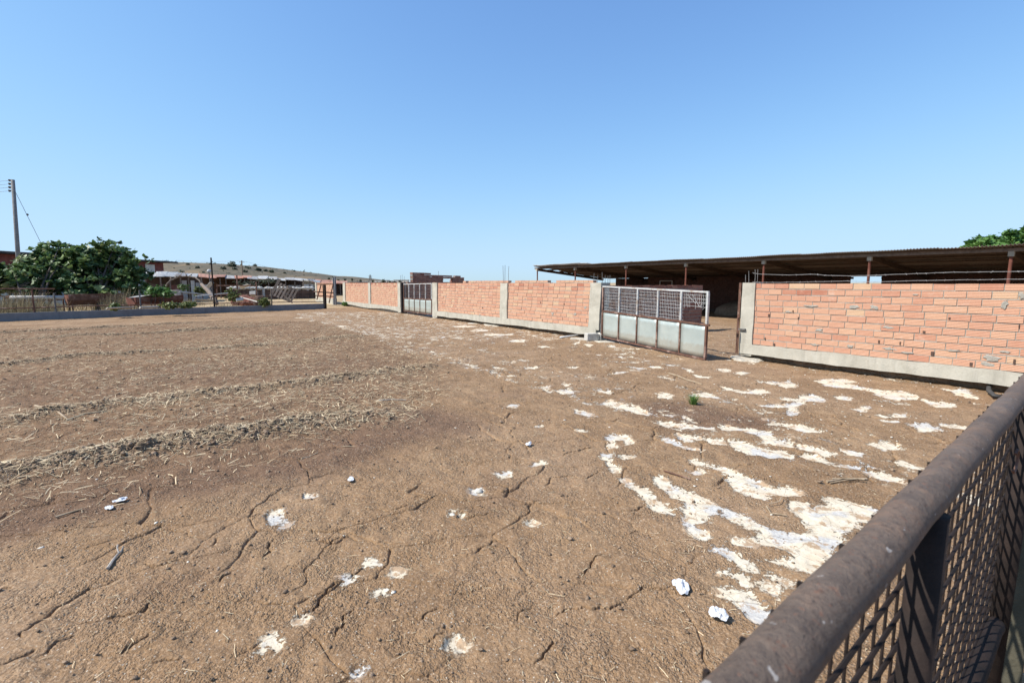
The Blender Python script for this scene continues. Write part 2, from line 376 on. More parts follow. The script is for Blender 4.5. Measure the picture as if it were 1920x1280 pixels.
ROCKS += [T8(p) for p in [[(470,760),(540,770),(600,810),(520,830),(465,800)], [(1500,660),(1580,668),(1700,690),(1690,703),(1560,690)], [(1730,690),(1830,675),(1890,695),(1830,720)],
 [(1790,580),(1850,600),(1880,620),(1830,630)], [(1240,545),(1300,560),(1400,572),(1390,580),(1280,575)], [(950,715),(1010,720),(1015,745),(955,750)], [(1320,720),(1400,730),(1450,755),(1380,755)],
 [(1235,720),(1290,718),(1300,740),(1240,742)], [(1180,495),(1230,500),(1225,520),(1185,515)], [(1480,490),(1560,490),(1555,512),(1490,515)], [(570,375),(600,385),(635,400),(600,408)], [(160,260),(230,240),(235,255),(180,275)],
 [(255,260),(330,265),(325,295),(280,285)], [(470,275),(540,280),(570,300),(500,295)], [(80,625),(130,625),(125,640),(90,638)], [(10,680),(60,675),(120,675),(90,690),(20,690)], [(400,670),(510,700),(500,712),(420,688)], [(120,475),(200,472),(190,488),(130,488)]]]
for i, (x, y, w, h) in enumerate([(521,970,24,24),(512,1205,36,30),(492,1217,18,12),(563,1163,24,16),(698,1053,18,11),(652,1088,26,12),(746,1069,15,9),(708,1106,12,7),
    (943,890,28,11),(866,968,12,9),(851,962,16,6),(998,980,10,6),(848,1210,12,18),(860,1216,7,5),(640,1098,10,6),(584,931,22,8),(1008,867,20,4),(1092,807,12,6),(540,985,8,7),
    (667,1260,8,6),(897,920,14,10),(600,588,26,2),(560,596,22,2),(640,612,14,3),(585,602,12,2),(870,612,50,4),(900,620,40,4),(930,628,60,4),(975,640,40,5),(890,606,30,3),(1020,650,30,5),
    (1000,690,26,6),(1060,735,20,8),(1160,700,18,4),(1230,690,22,5),(1255,745,14,8),(960,760,16,5),(930,690,12,3),(1010,800,10,3),(1390,700,26,5),(1450,720,30,5),(1480,748,34,6)]):
    ROCKS.append(blob(x, y, w, h, 10, i))
CRACKS = [(T10(p), w) for p, w in [
 ([(1120,960),(1170,935),(1240,930),(1320,930),(1390,925),(1440,900),(1460,885)], 1.3), ([(1460,885),(1500,855),(1560,825),(1640,830),(1760,860)], .8),
 ([(1240,770),(1300,725),(1320,680),(1370,655)], .8), ([(745,655),(790,625),(830,600),(905,590)], 1.0), ([(0,605),(50,612),(100,585),(140,575),(190,595),(250,605)], 1.2), ([(250,605),(330,605),(440,600)], .6),
 ([(440,390),(520,395),(570,375),(640,370)], .8), ([(250,440),(380,440),(440,420)], .6), ([(0,870),(100,790),(180,740),(240,690)], 1.0), ([(70,1080),(110,1010),(120,950),(180,920)], .9),
 ([(940,420),(1000,415),(1060,395)], .7), ([(1440,455),(1500,450),(1560,425)], .9), ([(950,1000),(960,950),(1040,910)], .7), ([(1030,1190),(1100,1120),(1110,1070)], .9), ([(420,950),(490,980),(520,940),(580,915)], .9),
 ([(1170,190),(1240,170),(1330,150)], .6), ([(700,490),(760,475),(830,462)], .8), ([(1080,330),(1110,295),(1400,260)], .5), ([(780,340),(830,330),(910,340),(880,365),(820,360)], .7), ([(500,1100),(560,1060),(600,1040)], .6), ([(640,850),(760,820),(860,810)], .5)]]
CRACKS += [(T9(p), w) for p, w in [
 ([(10,1110),(110,1070),(180,1030)], 1.3), ([(120,970),(110,940),(200,880),(280,820),(370,770),(460,710),(550,690),(620,650)], 1.3), ([(630,1040),(690,1000),(770,950)], 1.4), ([(740,570),(790,600),(870,580),(970,560)], 1.3), ([(970,560),(1060,530),(1190,490)], .7),
 ([(780,1085),(870,1070),(970,1060)], 1.1), ([(1220,1040),(1320,980),(1400,920)], .8), ([(310,920),(480,890),(620,850),(740,830),(800,760)], .9), ([(1350,550),(1390,500),(1410,440)], .9), ([(0,720),(60,715)], .8), ([(1130,670),(1190,620)], .8),
 ([(1540,840),(1640,770),(1680,700),(1780,640)], 1.1), ([(1600,455),(1720,465),(1790,430)], 1.3), ([(1090,480),(1120,440)], .8), ([(1640,410),(1600,380)], .6), ([(200,1060),(300,980),(420,940)], .6), ([(900,860),(1010,860),(1120,810)], .6)]]
RIDGES = [  # photograph points, half width, height
 ([(-260,960),(-60,912),(60,880),(180,862),(300,842),(420,822),(510,808),(600,792),(660,784),(720,780)], .34, .095),
 ([(-300,850),(-60,806),(100,776),(250,752),(420,738),(560,722),(690,702),(800,690)], .28, .085),
 ([(-200,712),(0,686),(150,668),(330,660),(450,652),(560,642),(660,632)], .26, .06),
 ([(-100,655),(0,644),(130,632),(260,627),(400,618),(520,611)], .22, .06), ([(-100,628),(60,622),(240,612),(420,603)], .2, .04)]
def w2(l):
    x, y = at_np([p[0] for p in l], [p[1] for p in l]); return np.stack([x, y], 1)
ROCKW = [w2(p) for p in ROCKS]
RIDGEW = [(w2(p), w, h) for p, w, h in RIDGES]
def jag(P, it, amp, rng):
    for _ in range(it):
        o = [P[0]]
        for a, b in zip(P[:-1], P[1:]):
            d = b - a; L = math.hypot(*d); nrm = np.array([-d[1], d[0]])
            o.append((a + b) / 2 + nrm * rng.uniform(-amp, amp)); o.append(b)
        P = o
    return np.array(P)
_r = random.Random(5)
CRACKW = [(jag(list(w2(p)), 4, 0.19, _r), w) for p, w in CRACKS]
for _k in range(22):
    _x, _y = _r.uniform(-4.5, 4.6), _r.uniform(1.9, 9.0); _a = _r.uniform(0, 6.28); _P = [np.array([_x, _y])]
    for _j in range(_r.randint(5, 16)):
        _a += _r.gauss(0, .5); _P.append(_P[-1] + _r.uniform(.06, .16) * np.array([math.cos(_a), math.sin(_a)]))
    CRACKW.append((jag(_P, 2, .2, _r), _r.uniform(.15, .38)))
# the field's far-left straw zone, the trampled dark zones
KA, KB = at(-330, 615.5), at(611, 579.2)          # kerb foot line
def seg_dist(x, y, a, b):
    d = b - a; L2 = max(d @ d, 1e-9)
    t = np.clip(((x - a[0]) * d[0] + (y - a[1]) * d[1]) / L2, 0, 1)
    return np.hypot(x - a[0] - t * d[0], y - a[1] - t * d[1]), t
def poly_sd(x, y, P):
    """signed distance, positive inside"""
    inside = np.zeros(x.shape, bool); dm = np.full(x.shape, 1e9)
    for i in range(len(P)):
        a = P[i]; b = P[(i + 1) % len(P)]
        dm = np.minimum(dm, seg_dist(x, y, a, b)[0])
        c = (a[1] > y) != (b[1] > y)
        xx = a[0] + (y - a[1]) * (b[0] - a[0]) / (b[1] - a[1] + 1e-12)
        inside ^= c & (x < xx)
    return np.where(inside, dm, -dm)
DARKS = [(w2([(760, 800)])[0], 1.1), (w2([(560, 835)])[0], 1.3), (w2([(380, 880)])[0], 1.1), (w2([(170, 925)])[0], .9), (w2([(30, 960)])[0], .8), (w2([(620, 690)])[0], 1.6), (w2([(350, 700)])[0], 2.2), (w2([(1290, 780)])[0], .9), (w2([(1380, 790)])[0], .6), (w2([(150, 720)])[0], 2.0), (w2([(450, 780)])[0], 1.0)]
STRAWB = w2([(-700, 1100), (0, 985), (300, 945), (560, 885), (740, 830), (850, 770), (860, 690), (760, 640), (600, 600), (300, 606), (-700, 640)])
def fields(x, y, fine=True):
    """height and masks of the ground at arrays x, y"""
    r = np.hypot(x, y)
    near = 1 - sstep(35, 60, r)
    z = near * 0.05 * fbm(x * .35, y * .35, 3, 3)
    rockd = np.full(x.shape, -1.0)
    wr = np.clip(np.hypot(x, y) / 6, .3, 1.2); wx = x + 0.09 * wr * fbm(x * 2.2, y * 2.2, 3, 41); wy = y + 0.09 * wr * fbm(x * 2.2 + 9, y * 2.2, 3, 43)
    for P in ROCKW:
        lo = P.min(0) - .3; hi = P.max(0) + .3
        i = np.nonzero((x > lo[0]) & (x < hi[0]) & (y > lo[1]) & (y < hi[1]))[0]
        if len(i): rockd[i] = np.maximum(rockd[i], poly_sd(wx[i], wy[i], P) + (.022 if (P.max(0) - P.min(0)).max() < .45 else .0))
    # scattered bedrock showing along the wall (streaks run with the bedding)
    u = x * .8195 + y * .573; v = -x * .573 + y * .8195
    zone = (1 - .9 * sstep(11, 15, y)) * sstep(4.5, 7.5, u) * (1 - sstep(10.6, 11.0, u)) * sstep(3.0, 5.0, y) * (1 - sstep(22, 30, y))
    st = fbm(u * 2.4, v * 1.3, 4, 71) + .45 * fbm(u * .7, v * .35, 2, 77)
    rockd = np.maximum(rockd, np.where(zone > .01, (st - .43 + .06 * zone) * .25 * zone - .02 * (1 - zone), -1))
    k = rockd > -.4
    rockd[k] += (.10 * fbm(x[k] * 5.5, y[k] * 5.5, 4, 45) + .05 * fbm(x[k] * 19, y[k] * 19, 3, 46)) * np.clip(.35 + np.hypot(x[k], y[k]) / 9, .35, 1.6)
    straw = np.zeros_like(x); ridge = np.zeros_like(x)
    lo = STRAWB.min(0) - 1; hi = STRAWB.max(0) + 1
    i = np.nonzero((x > lo[0]) & (x < hi[0]) & (y > lo[1]) & (y < hi[1]))[0]
    if len(i):
        sd = poly_sd(x[i] + .5 * fbm(x[i] * .8, y[i] * .8, 3, 21), y[i] + .5 * fbm(x[i] * .8 + 5, y[i] * .8, 3, 22), STRAWB)
        straw[i] = sstep(-.15, 1.0, sd)
    for P, w, h in RIDGEW:
        lo = P.min(0) - 1; hi = P.max(0) + 1
        i = np.nonzero((x > lo[0]) & (x < hi[0]) & (y > lo[1]) & (y < hi[1]))[0]
        if not len(i): continue
        d = np.full(len(i), 9.); xi = x[i]; yi = y[i]; tt = np.zeros(len(i))
        wxx = xi + .22 * fbm(xi * 1.7, yi * 1.7, 3, 51); wyy = yi + .22 * fbm(xi * 1.7 + 4, yi * 1.7, 3, 52)
        n = len(P) - 1
        for k in range(n):
            dk, tk = seg_dist(wxx, wyy, P[k], P[k + 1]); m = dk < d
            d = np.where(m, dk, d); tt = np.where(m, (k + tk) / n, tt)
        brk = .55 + 1.1 * (vn(xi * 1.1, yi * 1.1, 61) - .2) * (1 - .5 * sstep(.8, 1, tt))
        prof = np.exp(-(d / w) ** 2) * np.clip(brk, .15, 1.3)
        ridge[i] = np.maximum(ridge[i], prof)
        lump = np.abs(fbm(xi * 6, yi * 6, 3, 66)) * 2 + .8 * np.abs(fbm(xi * 17, yi * 17, 3, 67))
        z[i] += h * prof * (.55 + 1.0 * lump)
    dark = np.zeros_like(x)
    for c, rad in DARKS:
        d = np.hypot((x - c[0]), (y - c[1])) / rad
        dark = np.maximum(dark, np.exp(-d * d * 1.6))
    dark = dark * (.6 + 1.4 * (fbm(x * 1.2, y * 1.2, 4, 81) + .3))
    kd = (KB - KA).to_2d().normalized(); kn = np.array([-kd.y, kd.x])
    side = (x - KA.x) * kn[0] + (y - KA.y) * kn[1]
    far = sstep(.1, .5, side) * (1 - sstep(KB.x - 1, KB.x + 2.5, x + .25 * (y - KB.y)))
    far = np.maximum(far, sstep(46, 58, r))
    if fine:
        soil = near * (.034 * fbm(x * 2.3, y * 2.3, 4, 5) + .034 * np.abs(fbm(x * 4.7, y * 4.7, 3, 9)) + .020 * fbm(x * 10, y * 10, 3, 6) + .010 * np.abs(fbm(x * 27, y * 27, 2, 7)) + .0045 * np.abs(fbm(x * 60, y * 60, 2, 8)))
        soil += straw * near * (.035 * fbm(x * 4.5, y * 4.5, 3, 15) + .02 * np.abs(fbm(x * 14, y * 14, 2, 16)))
        # fine crack network of the dried crust (edges of an irregular cell pattern)
        cx = x + .30 * fbm(x * 1.4, y * 1.4, 4, 201) + .05 * fbm(x * 9, y * 9, 2, 205); cy = y + .30 * fbm(x * 1.4 + 7, y * 1.4, 4, 202) + .05 * fbm(x * 9 + 3, y * 9, 2, 206)
        i = np.nonzero((r < 13) & (y > 1) & (straw < .6))[0]; sx = cx[i] / .95; sy = cy[i] / .62; gx0 = np.floor(sx); gy0 = np.floor(sy)
        f1 = np.full(len(i), 9.); f2 = np.full(len(i), 9.)
        for oi in (-1, 0, 1):
            for oj in (-1, 0, 1):
                px_ = gx0 + oi; py_2 = gy0 + oj
                dd_ = np.hypot(px_ + .1 + .8 * _hash(px_, py_2, 301) - sx, py_2 + .1 + .8 * _hash(px_, py_2, 302) - sy)
                f2 = np.where(dd_ < f1, f1, np.minimum(f2, dd_)); f1 = np.minimum(f1, dd_)
        ed = (f2 - f1) * .36
        gate_ = sstep(.42, .60, vn(x[i] * .9, y[i] * .9, 311)) * (.25 + vn(x[i] * 4, y[i] * 4, 312)) * np.clip(r[i] / 4.5, .55, 1.1)
        soil[i] -= gate_ * (1 - straw[i]) * (.030 * np.exp(-(ed / .0046) ** 2) - .006 * np.exp(-((ed - .03) / .025) ** 2))
        for P, w in CRACKW:
            lo = P.min(0) - .12; hi = P.max(0) + .12
            i = np.nonzero((x > lo[0]) & (x < hi[0]) & (y > lo[1]) & (y < hi[1]))[0]
            if not len(i): continue
            d = np.full(len(i), 9.); tt = np.zeros(len(i))
            for k in range(len(P) - 1):
                dk, tk = seg_dist(x[i], y[i], P[k], P[k + 1]); m = dk < d; d = np.where(m, dk, d); tt = np.where(m, (k + tk) / (len(P) - 1), tt)
            fade = np.clip(np.minimum(tt, 1 - tt) * 5, .35, 1) * (.62 + .55 * vn(x[i] * 3, y[i] * 3, 91))
            ds = np.clip(np.hypot(x[i], y[i]) / 4.5, .5, 1.15)
            wd = ds * (.0040 + .0036 * w * fade) * (.65 + .7 * vn(x[i] * 22, y[i] * 22, 92))
            soil[i] -= w * fade * ds * (.055 * np.exp(-(d / wd) ** 4) - .010 * np.exp(-((d - .035) / .03) ** 2))
        rk = sstep(-.012, .02, rockd)
        led = .018 * np.floor(4 * (fbm(u * 1.1, v * .8, 3, 33) + .5)) / 4 + .012 * fbm(x * 12, y * 12, 3, 34)
        z = z + soil * (1 - rk) + rk * (-.010 + led + .016 * sstep(.05, .3, rockd))
    return z, rockd, straw, ridge, np.clip(dark, 0, 1), far
def build_ground():
    fa = np.radians(np.linspace(-56, 56, 1300)); ca = np.radians(np.linspace(58, 302, 70))[1:-1]
    ang = np.concatenate([fa, ca]); na = len(ang)
    rad = np.concatenate([[.4, .9], np.geomspace(1.55, 8, 900), np.geomspace(8, 42, 420)[1:], np.geomspace(42, 9000, 70)[1:]]); nr = len(rad)
    A, Rr = np.meshgrid(ang, rad)
    x = (np.sin(A) * Rr).ravel(); y = (np.cos(A) * Rr).ravel()
    z, rockd, straw, ridge, dark, far = fields(x, y)
    v = np.stack([x, y, z], 1)
    i = np.arange(nr - 1)[:, None] * na; j = np.arange(na)[None, :]; j2 = (j + 1) % na
    q = np.stack([(i + j), (i + j2), (i + na + j2), (i + na + j)], -1).reshape(-1, 4)[:, ::-1]
    cap = len(v); v = np.concatenate([v, [[0, 0, 0]]])
    o = mesh_np('ground', v, q, MAT['soil'], smooth=True)
    me = o.data
    col = me.attributes.new('mask', 'FLOAT_COLOR', 'POINT')
    c = np.zeros((len(v), 4), np.float32)
    c[:-1, 0] = np.clip(.5 + rockd / .25, 0, 1); c[:-1, 1] = straw; c[:-1, 2] = dark; c[:-1, 3] = far
    col.data.foreach_set('color', c.ravel())
    a2 = me.attributes.new('ridge', 'FLOAT', 'POINT'); a2.data.foreach_set('value', np.concatenate([ridge, [0]]).astype(np.float32))
    tag(o, kind='structure'); return o
def soil_mat():
    m = NT('soil')
    at_ = m.n('ShaderNodeAttribute', attribute_name='mask'); sep = m.n('ShaderNodeSeparateColor'); m.l(at_, 'Color', sep, 'Color')
    R_, G_, B_, A_ = (sep, 'Red'), (sep, 'Green'), (sep, 'Blue'), (at_, 'Alpha')
    n1 = m.noise(.9, 7, .62); n2 = m.noise(11, 6, .66); n3 = m.noise(70, 5, .7); n4 = m.noise(240, 3, .6)
    col = m.ramp(n1, [(.3, (.212, .127, .066)), (.5, (.266, .164, .088)), (.7, (.318, .206, .116))])
    col = m.mix(m.mr(n2, .42, .7, 0, .42), col, (.172, .107, .060))
    col = m.mix(m.mr(n3, .48, .68, 0, .6), col, (.48, .350, .235))
    col = m.mix(m.mr(n4, .32, .47, .75, 0), col, (.085, .052, .032))
    col = m.mix(m.mr(m.noise(.33, 4, .6), .46, .64, 0, .55), col, m.mix(m.mr(n3, .4, .65), (.255, .163, .097), (.43, .305, .20)))
    col = m.mix(m.mr(m.noise(.75, 5, .66, m.mapping((1, 1, 1), (0, 0, .9))), .54, .68, 0, .5), col, m.mix(m.mr(n3, .4, .65), (.150, .090, .052), (.25, .16, .10)))
    # manure-dark trampled zones
    col = m.mix(m.math('MULTIPLY', m.mr(B_, .05, .75), .72), col, m.mix(m.mr(n3, .4, .65), (.095, .054, .036), (.175, .108, .072)))
    # straw-strewn zone: reddish manure with matted chaff
    ch = m.noise(1.0, 6, .72, m.mapping((26, 60, 20), (0, 0, .5))); ch2 = m.noise(1.0, 5, .7, m.mapping((70, 22, 20), (0, 0, -.3)))
    stc = m.mix(m.mr(n2, .35, .68), (.140, .080, .045), (.225, .138, .080))
    stc = m.mix(m.mr(ch, .54, .70, 0, .65), stc, (.37, .275, .175)); stc = m.mix(m.mr(ch2, .57, .72, 0, .7), stc, (.33, .25, .165))
    col = m.mix(m.math('MULTIPLY', G_, m.mr(n1, .35, .6, .45, .95)), col, stc)
    rg = m.attr('ridge')
    rgc = m.mix(m.mr(n3, .42, .62), (.150, .104, .068), m.mix(m.mr(ch, .45, .6), (.23, .165, .11), (.40, .31, .195)))
    col = m.mix(m.math('MULTIPLY', rg, .8, clamp=True), col, rgc)
    # chaff and gravel specks
    vo = m.n('ShaderNodeTexVoronoi'); vo.inputs['Scale'].default_value = 85; m.l(m.tc, 'Object', vo, 'Vector')
    sp = m.n('ShaderNodeSeparateColor'); m.l(vo, 'Color', sp, 'Color')
    speck = m.math('MULTIPLY', m.mr((sp, 'Red'), .91, .93), m.mr((vo, 'Distance'), .25, .4, 1, 0))
    col = m.mix(m.math('MULTIPLY', speck, .75), col, m.mix((sp, 'Green'), (.42, .34, .24), (.62, .58, .50)))
    # dry plain outside the yard
    dry = m.ramp(m.noise(.35, 8, .7), [(.35, (.30, .215, .12)), (.55, (.40, .30, .18)), (.7, (.46, .37, .24))])
    dry = m.mix(m.mr(m.noise(.02, 6, .6), .5, .62, 0, .6), dry, (.24, .21, .13))
    col = m.mix(A_, col, dry)
    # limestone
    re = m.math('ADD', R_, m.math('ADD', m.math('MULTIPLY', m.math('SUBTRACT', m.noise(30, 6, .74), .5), .75), m.math('MULTIPLY', m.math('SUBTRACT', m.noise(6.5, 6, .74), .5), 1.05)))
    rk = m.mr(re, .455, .525)
    rn = m.noise(2.6, 7, .65, m.mapping((1, 1, 1), (0, 0, .6))); rn2 = m.noise(9, 7, .7); rn3 = m.noise(46, 5, .7)
    rc = m.ramp(rn2, [(.3, (.50, .42, .31)), (.5, (.60, .525, .40)), (.7, (.66, .60, .48))])
    rc = m.mix(m.mr(rn, .50, .60, 0, .85), rc, m.mix(m.mr(rn3, .4, .6), (.38, .375, .37), (.54, .525, .49)))
    rc = m.mix(m.mr(m.noise(3.4, 5, .6), .55, .68, 0, .45), rc, (.58, .42, .28))
    rc = m.mix(m.mr(rn3, .56, .70, 0, .35), rc, (.33, .27, .21))
    crk = m.vor(5.5, 'DISTANCE_TO_EDGE', 'Distance', (m.mix(.25, (m.tc, 'Object'), (m.n('ShaderNodeTexNoise'), 'Color'))[0], 2))
    rc = m.mix(m.mr(crk, .0, .018, .55, 0), rc, (.24, .19, .14))
    # soil dusting lying in the hollows of the rock
    rc = m.mix(m.mr(m.noise(6.5, 6, .75), .535, .60, 0, .85), rc, (.34, .22, .128))
    col = m.mix(rk, col, rc)
    m.color(col); m.rough(.96); m.spec(.15)
    crb = m.vor(110); crb2 = m.vor(48)
    hs = m.math('ADD', m.math('MULTIPLY', n2, .35), m.math('ADD', m.math('MULTIPLY', n3, .22), m.math('ADD', m.math('MULTIPLY', n4, .16), m.math('MULTIPLY', m.math('ADD', m.math('MULTIPLY', crb, -.36), m.math('MULTIPLY', crb2, -.46)), m.mr(m.noise(2.7, 5, .65), .38, .62, .25, 1.15)))))
    cr = m.vor(3.2, 'DISTANCE_TO_EDGE', 'Distance', m.mapping((1, 1, 1)))
    hr = m.math('ADD', m.math('MULTIPLY', rn2, .5), m.math('MULTIPLY', rn3, .2))
    hh = m.n('ShaderNodeMix', data_type='FLOAT'); m.set(hh.inputs[0], rk); m.set(hh.inputs[2], hs); m.set(hh.inputs[3], hr)
    m.bump((hh, 0), .021, 1.0)
    MAT['soil'] = m.m
soil_mat()
GROUND = build_ground()
def gz(x, y):
    return float(fields(np.array([x]), np.array([y]))[0][0])
# ------------------------------------------------------------------ litter on the field
NP = np.random.default_rng(3)
def scatter(n, fn, box):
    """rejection-sample n points with weight fn(masks) in the box"""
    xs, ys, zs, ex = [], [], [], []
    got = 0
    while got < n:
        x = NP.uniform(box[0], box[1], n * 2); y = NP.uniform(box[2], box[3], n * 2)
        z, rk, stw, rdg, drk, far = fields(x, y)
        w = fn(x, y, rk, stw, rdg, drk, far)
        k = NP.random(len(x)) < w
        xs.append(x[k]); ys.append(y[k]); zs.append(z[k]); got += int(k.sum())
    return np.concatenate(xs)[:n], np.concatenate(ys)[:n], np.concatenate(zs)[:n]
def strips(x, y, z, ln, wd, tilt, bend, name, mat, lab):
    n = len(x); a = NP.uniform(0, 2 * math.pi, n)
    d = np.stack([np.cos(a), np.sin(a), NP.uniform(-.05, 1, n) * tilt], 1)
    s = np.stack([-np.sin(a), np.cos(a), NP.uniform(-.5, .5, n)], 1) * wd[:, None] / 2
    c = np.stack([x, y, z + .004 + np.maximum(0, d[:, 2]) * ln / 2], 1)
    up = np.zeros((n, 3)); up[:, 2] = bend * ln * NP.uniform(0, 1, n)
    sd = np.stack([-np.sin(a), np.cos(a), np.zeros(n)], 1) * (NP.normal(0, .035, n) * ln)[:, None]
    p0 = c - d * ln[:, None] / 2; p1 = c + up + sd; p2 = c + d * ln[:, None] / 2
    V = np.stack([p0 - s, p0 + s, p1 + s, p1 - s, p2 + s, p2 - s], 1).reshape(-1, 3)
    b = np.arange(n)[:, None] * 6
    Fc = np.stack([b + np.array([0, 1, 2, 3]), b + np.array([3, 2, 4, 5])], 1).reshape(-1, 4)
    o = mesh_np(name, V, Fc, mat, np.repeat(NP.random(n) ** 1.5, 2))
    tag(o, lab[0], lab[1], kind='stuff'); return o
x, y, z = scatter(46000, lambda x, y, rk, s, rd, dk, f: np.clip(s * (.12 + .45 * np.clip(vn(x * .6, y * .6, 5) - .25, 0, 1) + .95 * rd) * (1 - f), 0, 1) * np.clip(1.2 - np.hypot(x, y) / 34, .15, 1), (-24, .5, 2.4, 27))
strips(x, y, z, NP.gamma(1.8, .034, len(x)) + .025, NP.uniform(.003, .0075, len(x)), .25, .04, 'straw_litter', MAT['straw'], ('pale dry straw scattered over the furrowed dark soil', 'straw'))
x, y, z = scatter(12000, lambda x, y, rk, s, rd, dk, f: np.where(rk > 0, 0, .5 * (1 - .6 * s) * (1 - f)) * np.clip(1.15 - np.hypot(x, y) / 14, .05, 1), (-7, 8.5, 1.8, 14))
strips(x, y, z, NP.gamma(1.6, .012, len(x)) + .008, NP.uniform(.0014, .0032, len(x)), .25, .04, 'chaff_litter', MAT['straw'], ('short chaff bits strewn on the bare brown earth', 'chaff'))
def lumps(x, y, z, sz, name, mat, lab, sub=ICO1, sink=.35, sq=.7):
    v, f = sub; n = len(x); k = len(v)
    rot = NP.uniform(0, 2 * math.pi, n); V = v[None] * (1 + NP.normal(0, .26, (n, k, 1)))
    V = V * (sz[:, None] * np.stack([NP.uniform(.8, 1.3, n), NP.uniform(.7, 1.1, n), NP.uniform(.6, 1, n) * sq], 1))[:, None, :]
    cx = np.cos(rot)[:, None]; sx = np.sin(rot)[:, None]
    X = V[:, :, 0] * cx - V[:, :, 1] * sx + x[:, None]; Y = V[:, :, 0] * sx + V[:, :, 1] * cx + y[:, None]; Z = V[:, :, 2] + (z + sz * (sq - sink))[:, None]
    VV = np.stack([X, Y, Z], -1).reshape(-1, 3); FF = (f[None] + (np.arange(n) * k)[:, None, None]).reshape(-1, 3)
    o = mesh_np(name, VV, FF, mat, np.repeat(NP.random(n), len(f)))
    tag(o, lab[0], lab[1], kind='stuff'); return o
x, y, z = scatter(8500, lambda x, y, rk, s, rd, dk, f: np.clip(.012 * s + 1.0 * np.maximum(rd - .25, 0), 0, 1) * (1 - f), (-22, 0, 2.4, 25))
lumps(x, y, z, np.minimum(NP.gamma(1.4, .0055, len(x)), .024) + .0035, 'soil_clods', MAT['clod'], ('dark soil clods heaped along the furrow ridges', 'clods'), ICO1, .3)
x, y, z = scatter(9000, lambda x, y, rk, s, rd, dk, f: np.clip(.25 * (1 - f), 0, 1) * np.clip(1.15 - np.hypot(x, y) / 14, .05, 1), (-8, 8.5, 1.8, 14))
lumps(x, y, z, NP.gamma(1.5, .0024, len(x)) + .002, 'soil_crumbs', MAT['clod'], ('small earth crumbs lying on the cracked bare ground', 'crumbs'), ICO1, .2)
x, y, z = scatter(3600, lambda x, y, rk, s, rd, dk, f: np.clip((.12 + .9 * sstep(4.5, 7, x * .8195 + y * .573)) * (1 - s) * (1 - f), 0, 1), (-5, 9, 1.8, 22))
lumps(x, y, z, np.minimum(NP.gamma(1.4, .0042, len(x)), .013) + .002, 'limestone_gravel', MAT['stone'], ('small white limestone chips scattered over brown earth', 'gravel'), ICO1, .25, .45)
# ------------------------------------------------------------------ the long brick wall
D = Vector((-.573, .8195, 0)).normalized()          # along the wall, away from the camera
N = Vector((D.y, -D.x, 0))                          # from the field into the yard beyond
PW = 10.36
W0 = N * PW
Z3 = Vector((0, 0, 1))
def onwall(px, off=0.0):
    d = ray(px, 530); t = (PW + off) / (d.x * N.x + d.y * N.y)
    p = CAM + d * t; return Vector((p.x, p.y, 0))
def wallhit(px, py, off=0.0): return hit(px, py, N * (PW + off), N)
def brick_run(mb, mm, A, B, z0, nc, pitch, rng, L=.285, h=.1015, thick=.2, lean=0.0, top=None, gap=None, tint=lambda s, k, r: r.random()):
    """courses of hollow bricks from A to B (front face), mortar behind"""
    A = Vector(A); B = Vector(B); d = (B - A); ln = d.length; d = d / ln
    n = Vector((-d.y, d.x, 0))
    if n.dot(N) < 0 and abs(n.dot(N)) > .3: n = -n
    if abs(n.dot(N)) <= .3 and n.dot(D) < 0: n = -n
    def P(s, q, z): return A + d * (s + lean * z) + n * q + Z3 * z
    for k in range(nc):
        z = z0 + k * pitch; s = -rng.uniform(.05, .25) - (k % 2) * L * .5
        while s < ln:
            l = L + rng.uniform(-.012, .012); a = max(s + .0065, 0); b = min(s + l - .0065, ln); s += l
            if b - a < .03: continue
            if top and z + h > top((a + b) / 2): continue
            if gap and gap((a + b) / 2, z): continue
            j = rng.uniform(-.005, .006); j2 = j + rng.uniform(-.002, .002); dz = rng.uniform(-.002, .002); sk = rng.uniform(-.0015, .0015)
            hh = h + rng.uniform(-.003, .002)
            t = tint((a + b) / 2, k, rng)
            mb.box8([P(a, j, z + dz), P(b, j2, z + dz + sk), P(b, thick, z + dz + sk), P(a, thick, z + dz),
                     P(a, j, z + hh + dz), P(b, j2, z + hh + dz + sk), P(b, thick, z + hh + dz + sk), P(a, thick, z + hh + dz)], t)
    zt = z0 + nc * pitch - .024
    segs = max(1, int(ln / .3))
    if mm is not None:
        for i in range(segs):
            a = ln * i / segs; b = ln * (i + 1) / segs; zz = zt
            if top: zz = min(zt, top((a + b) / 2) - .13)
            if gap and gap((a + b) / 2, z0 + nc * pitch * .75): zz = min(zz, z0 + nc * pitch * .45)
            if zz <= z0: continue
            mm.box8([P(a, .009, z0 - .01), P(b, .009, z0 - .01), P(b, thick - .012, z0 - .01), P(a, thick - .012, z0 - .01), P(a, .009, zz), P(b, .009, zz), P(b, thick - .012, zz), P(a, thick - .012, zz)])
def slab_rough(mb, A, B, n, q0, q1, z0, z1, rng, lean=0.0, step=.12, jz=.0, jq=.0, jb=None):
    """long concrete strip with uneven faces, ends closed"""
    A = Vector(A); B = Vector(B); d = B - A; ln = d.length; d = d / ln
    m = max(2, int(ln / step)); b0 = len(mb.v)
    for i in range(m + 1):
        s = ln * i / m; r = lambda a: rng.uniform(-a, a)
        zb = z0 + (jb(s) if jb else r(jz)); zt = z1 + r(jz * .4)
        a = A + d * s
        for q, z in ((q0 + r(jq), zb), (q1, zb), (q1, zt), (q0 + r(jq), zt)):
            mb.v.append(tuple(a + d * (lean * z) + n * q + Z3 * z))
    for i in range(m):
        o = b0 + i * 4
        for k in range(4):
            k2 = (k + 1) % 4; mb.face((o + k, o + 4 + k, o + 4 + k2, o + k2))
    mb.face((b0, b0 + 1, b0 + 2, b0 + 3)); o = b0 + m * 4; mb.face((o + 3, o + 2, o + 1, o))
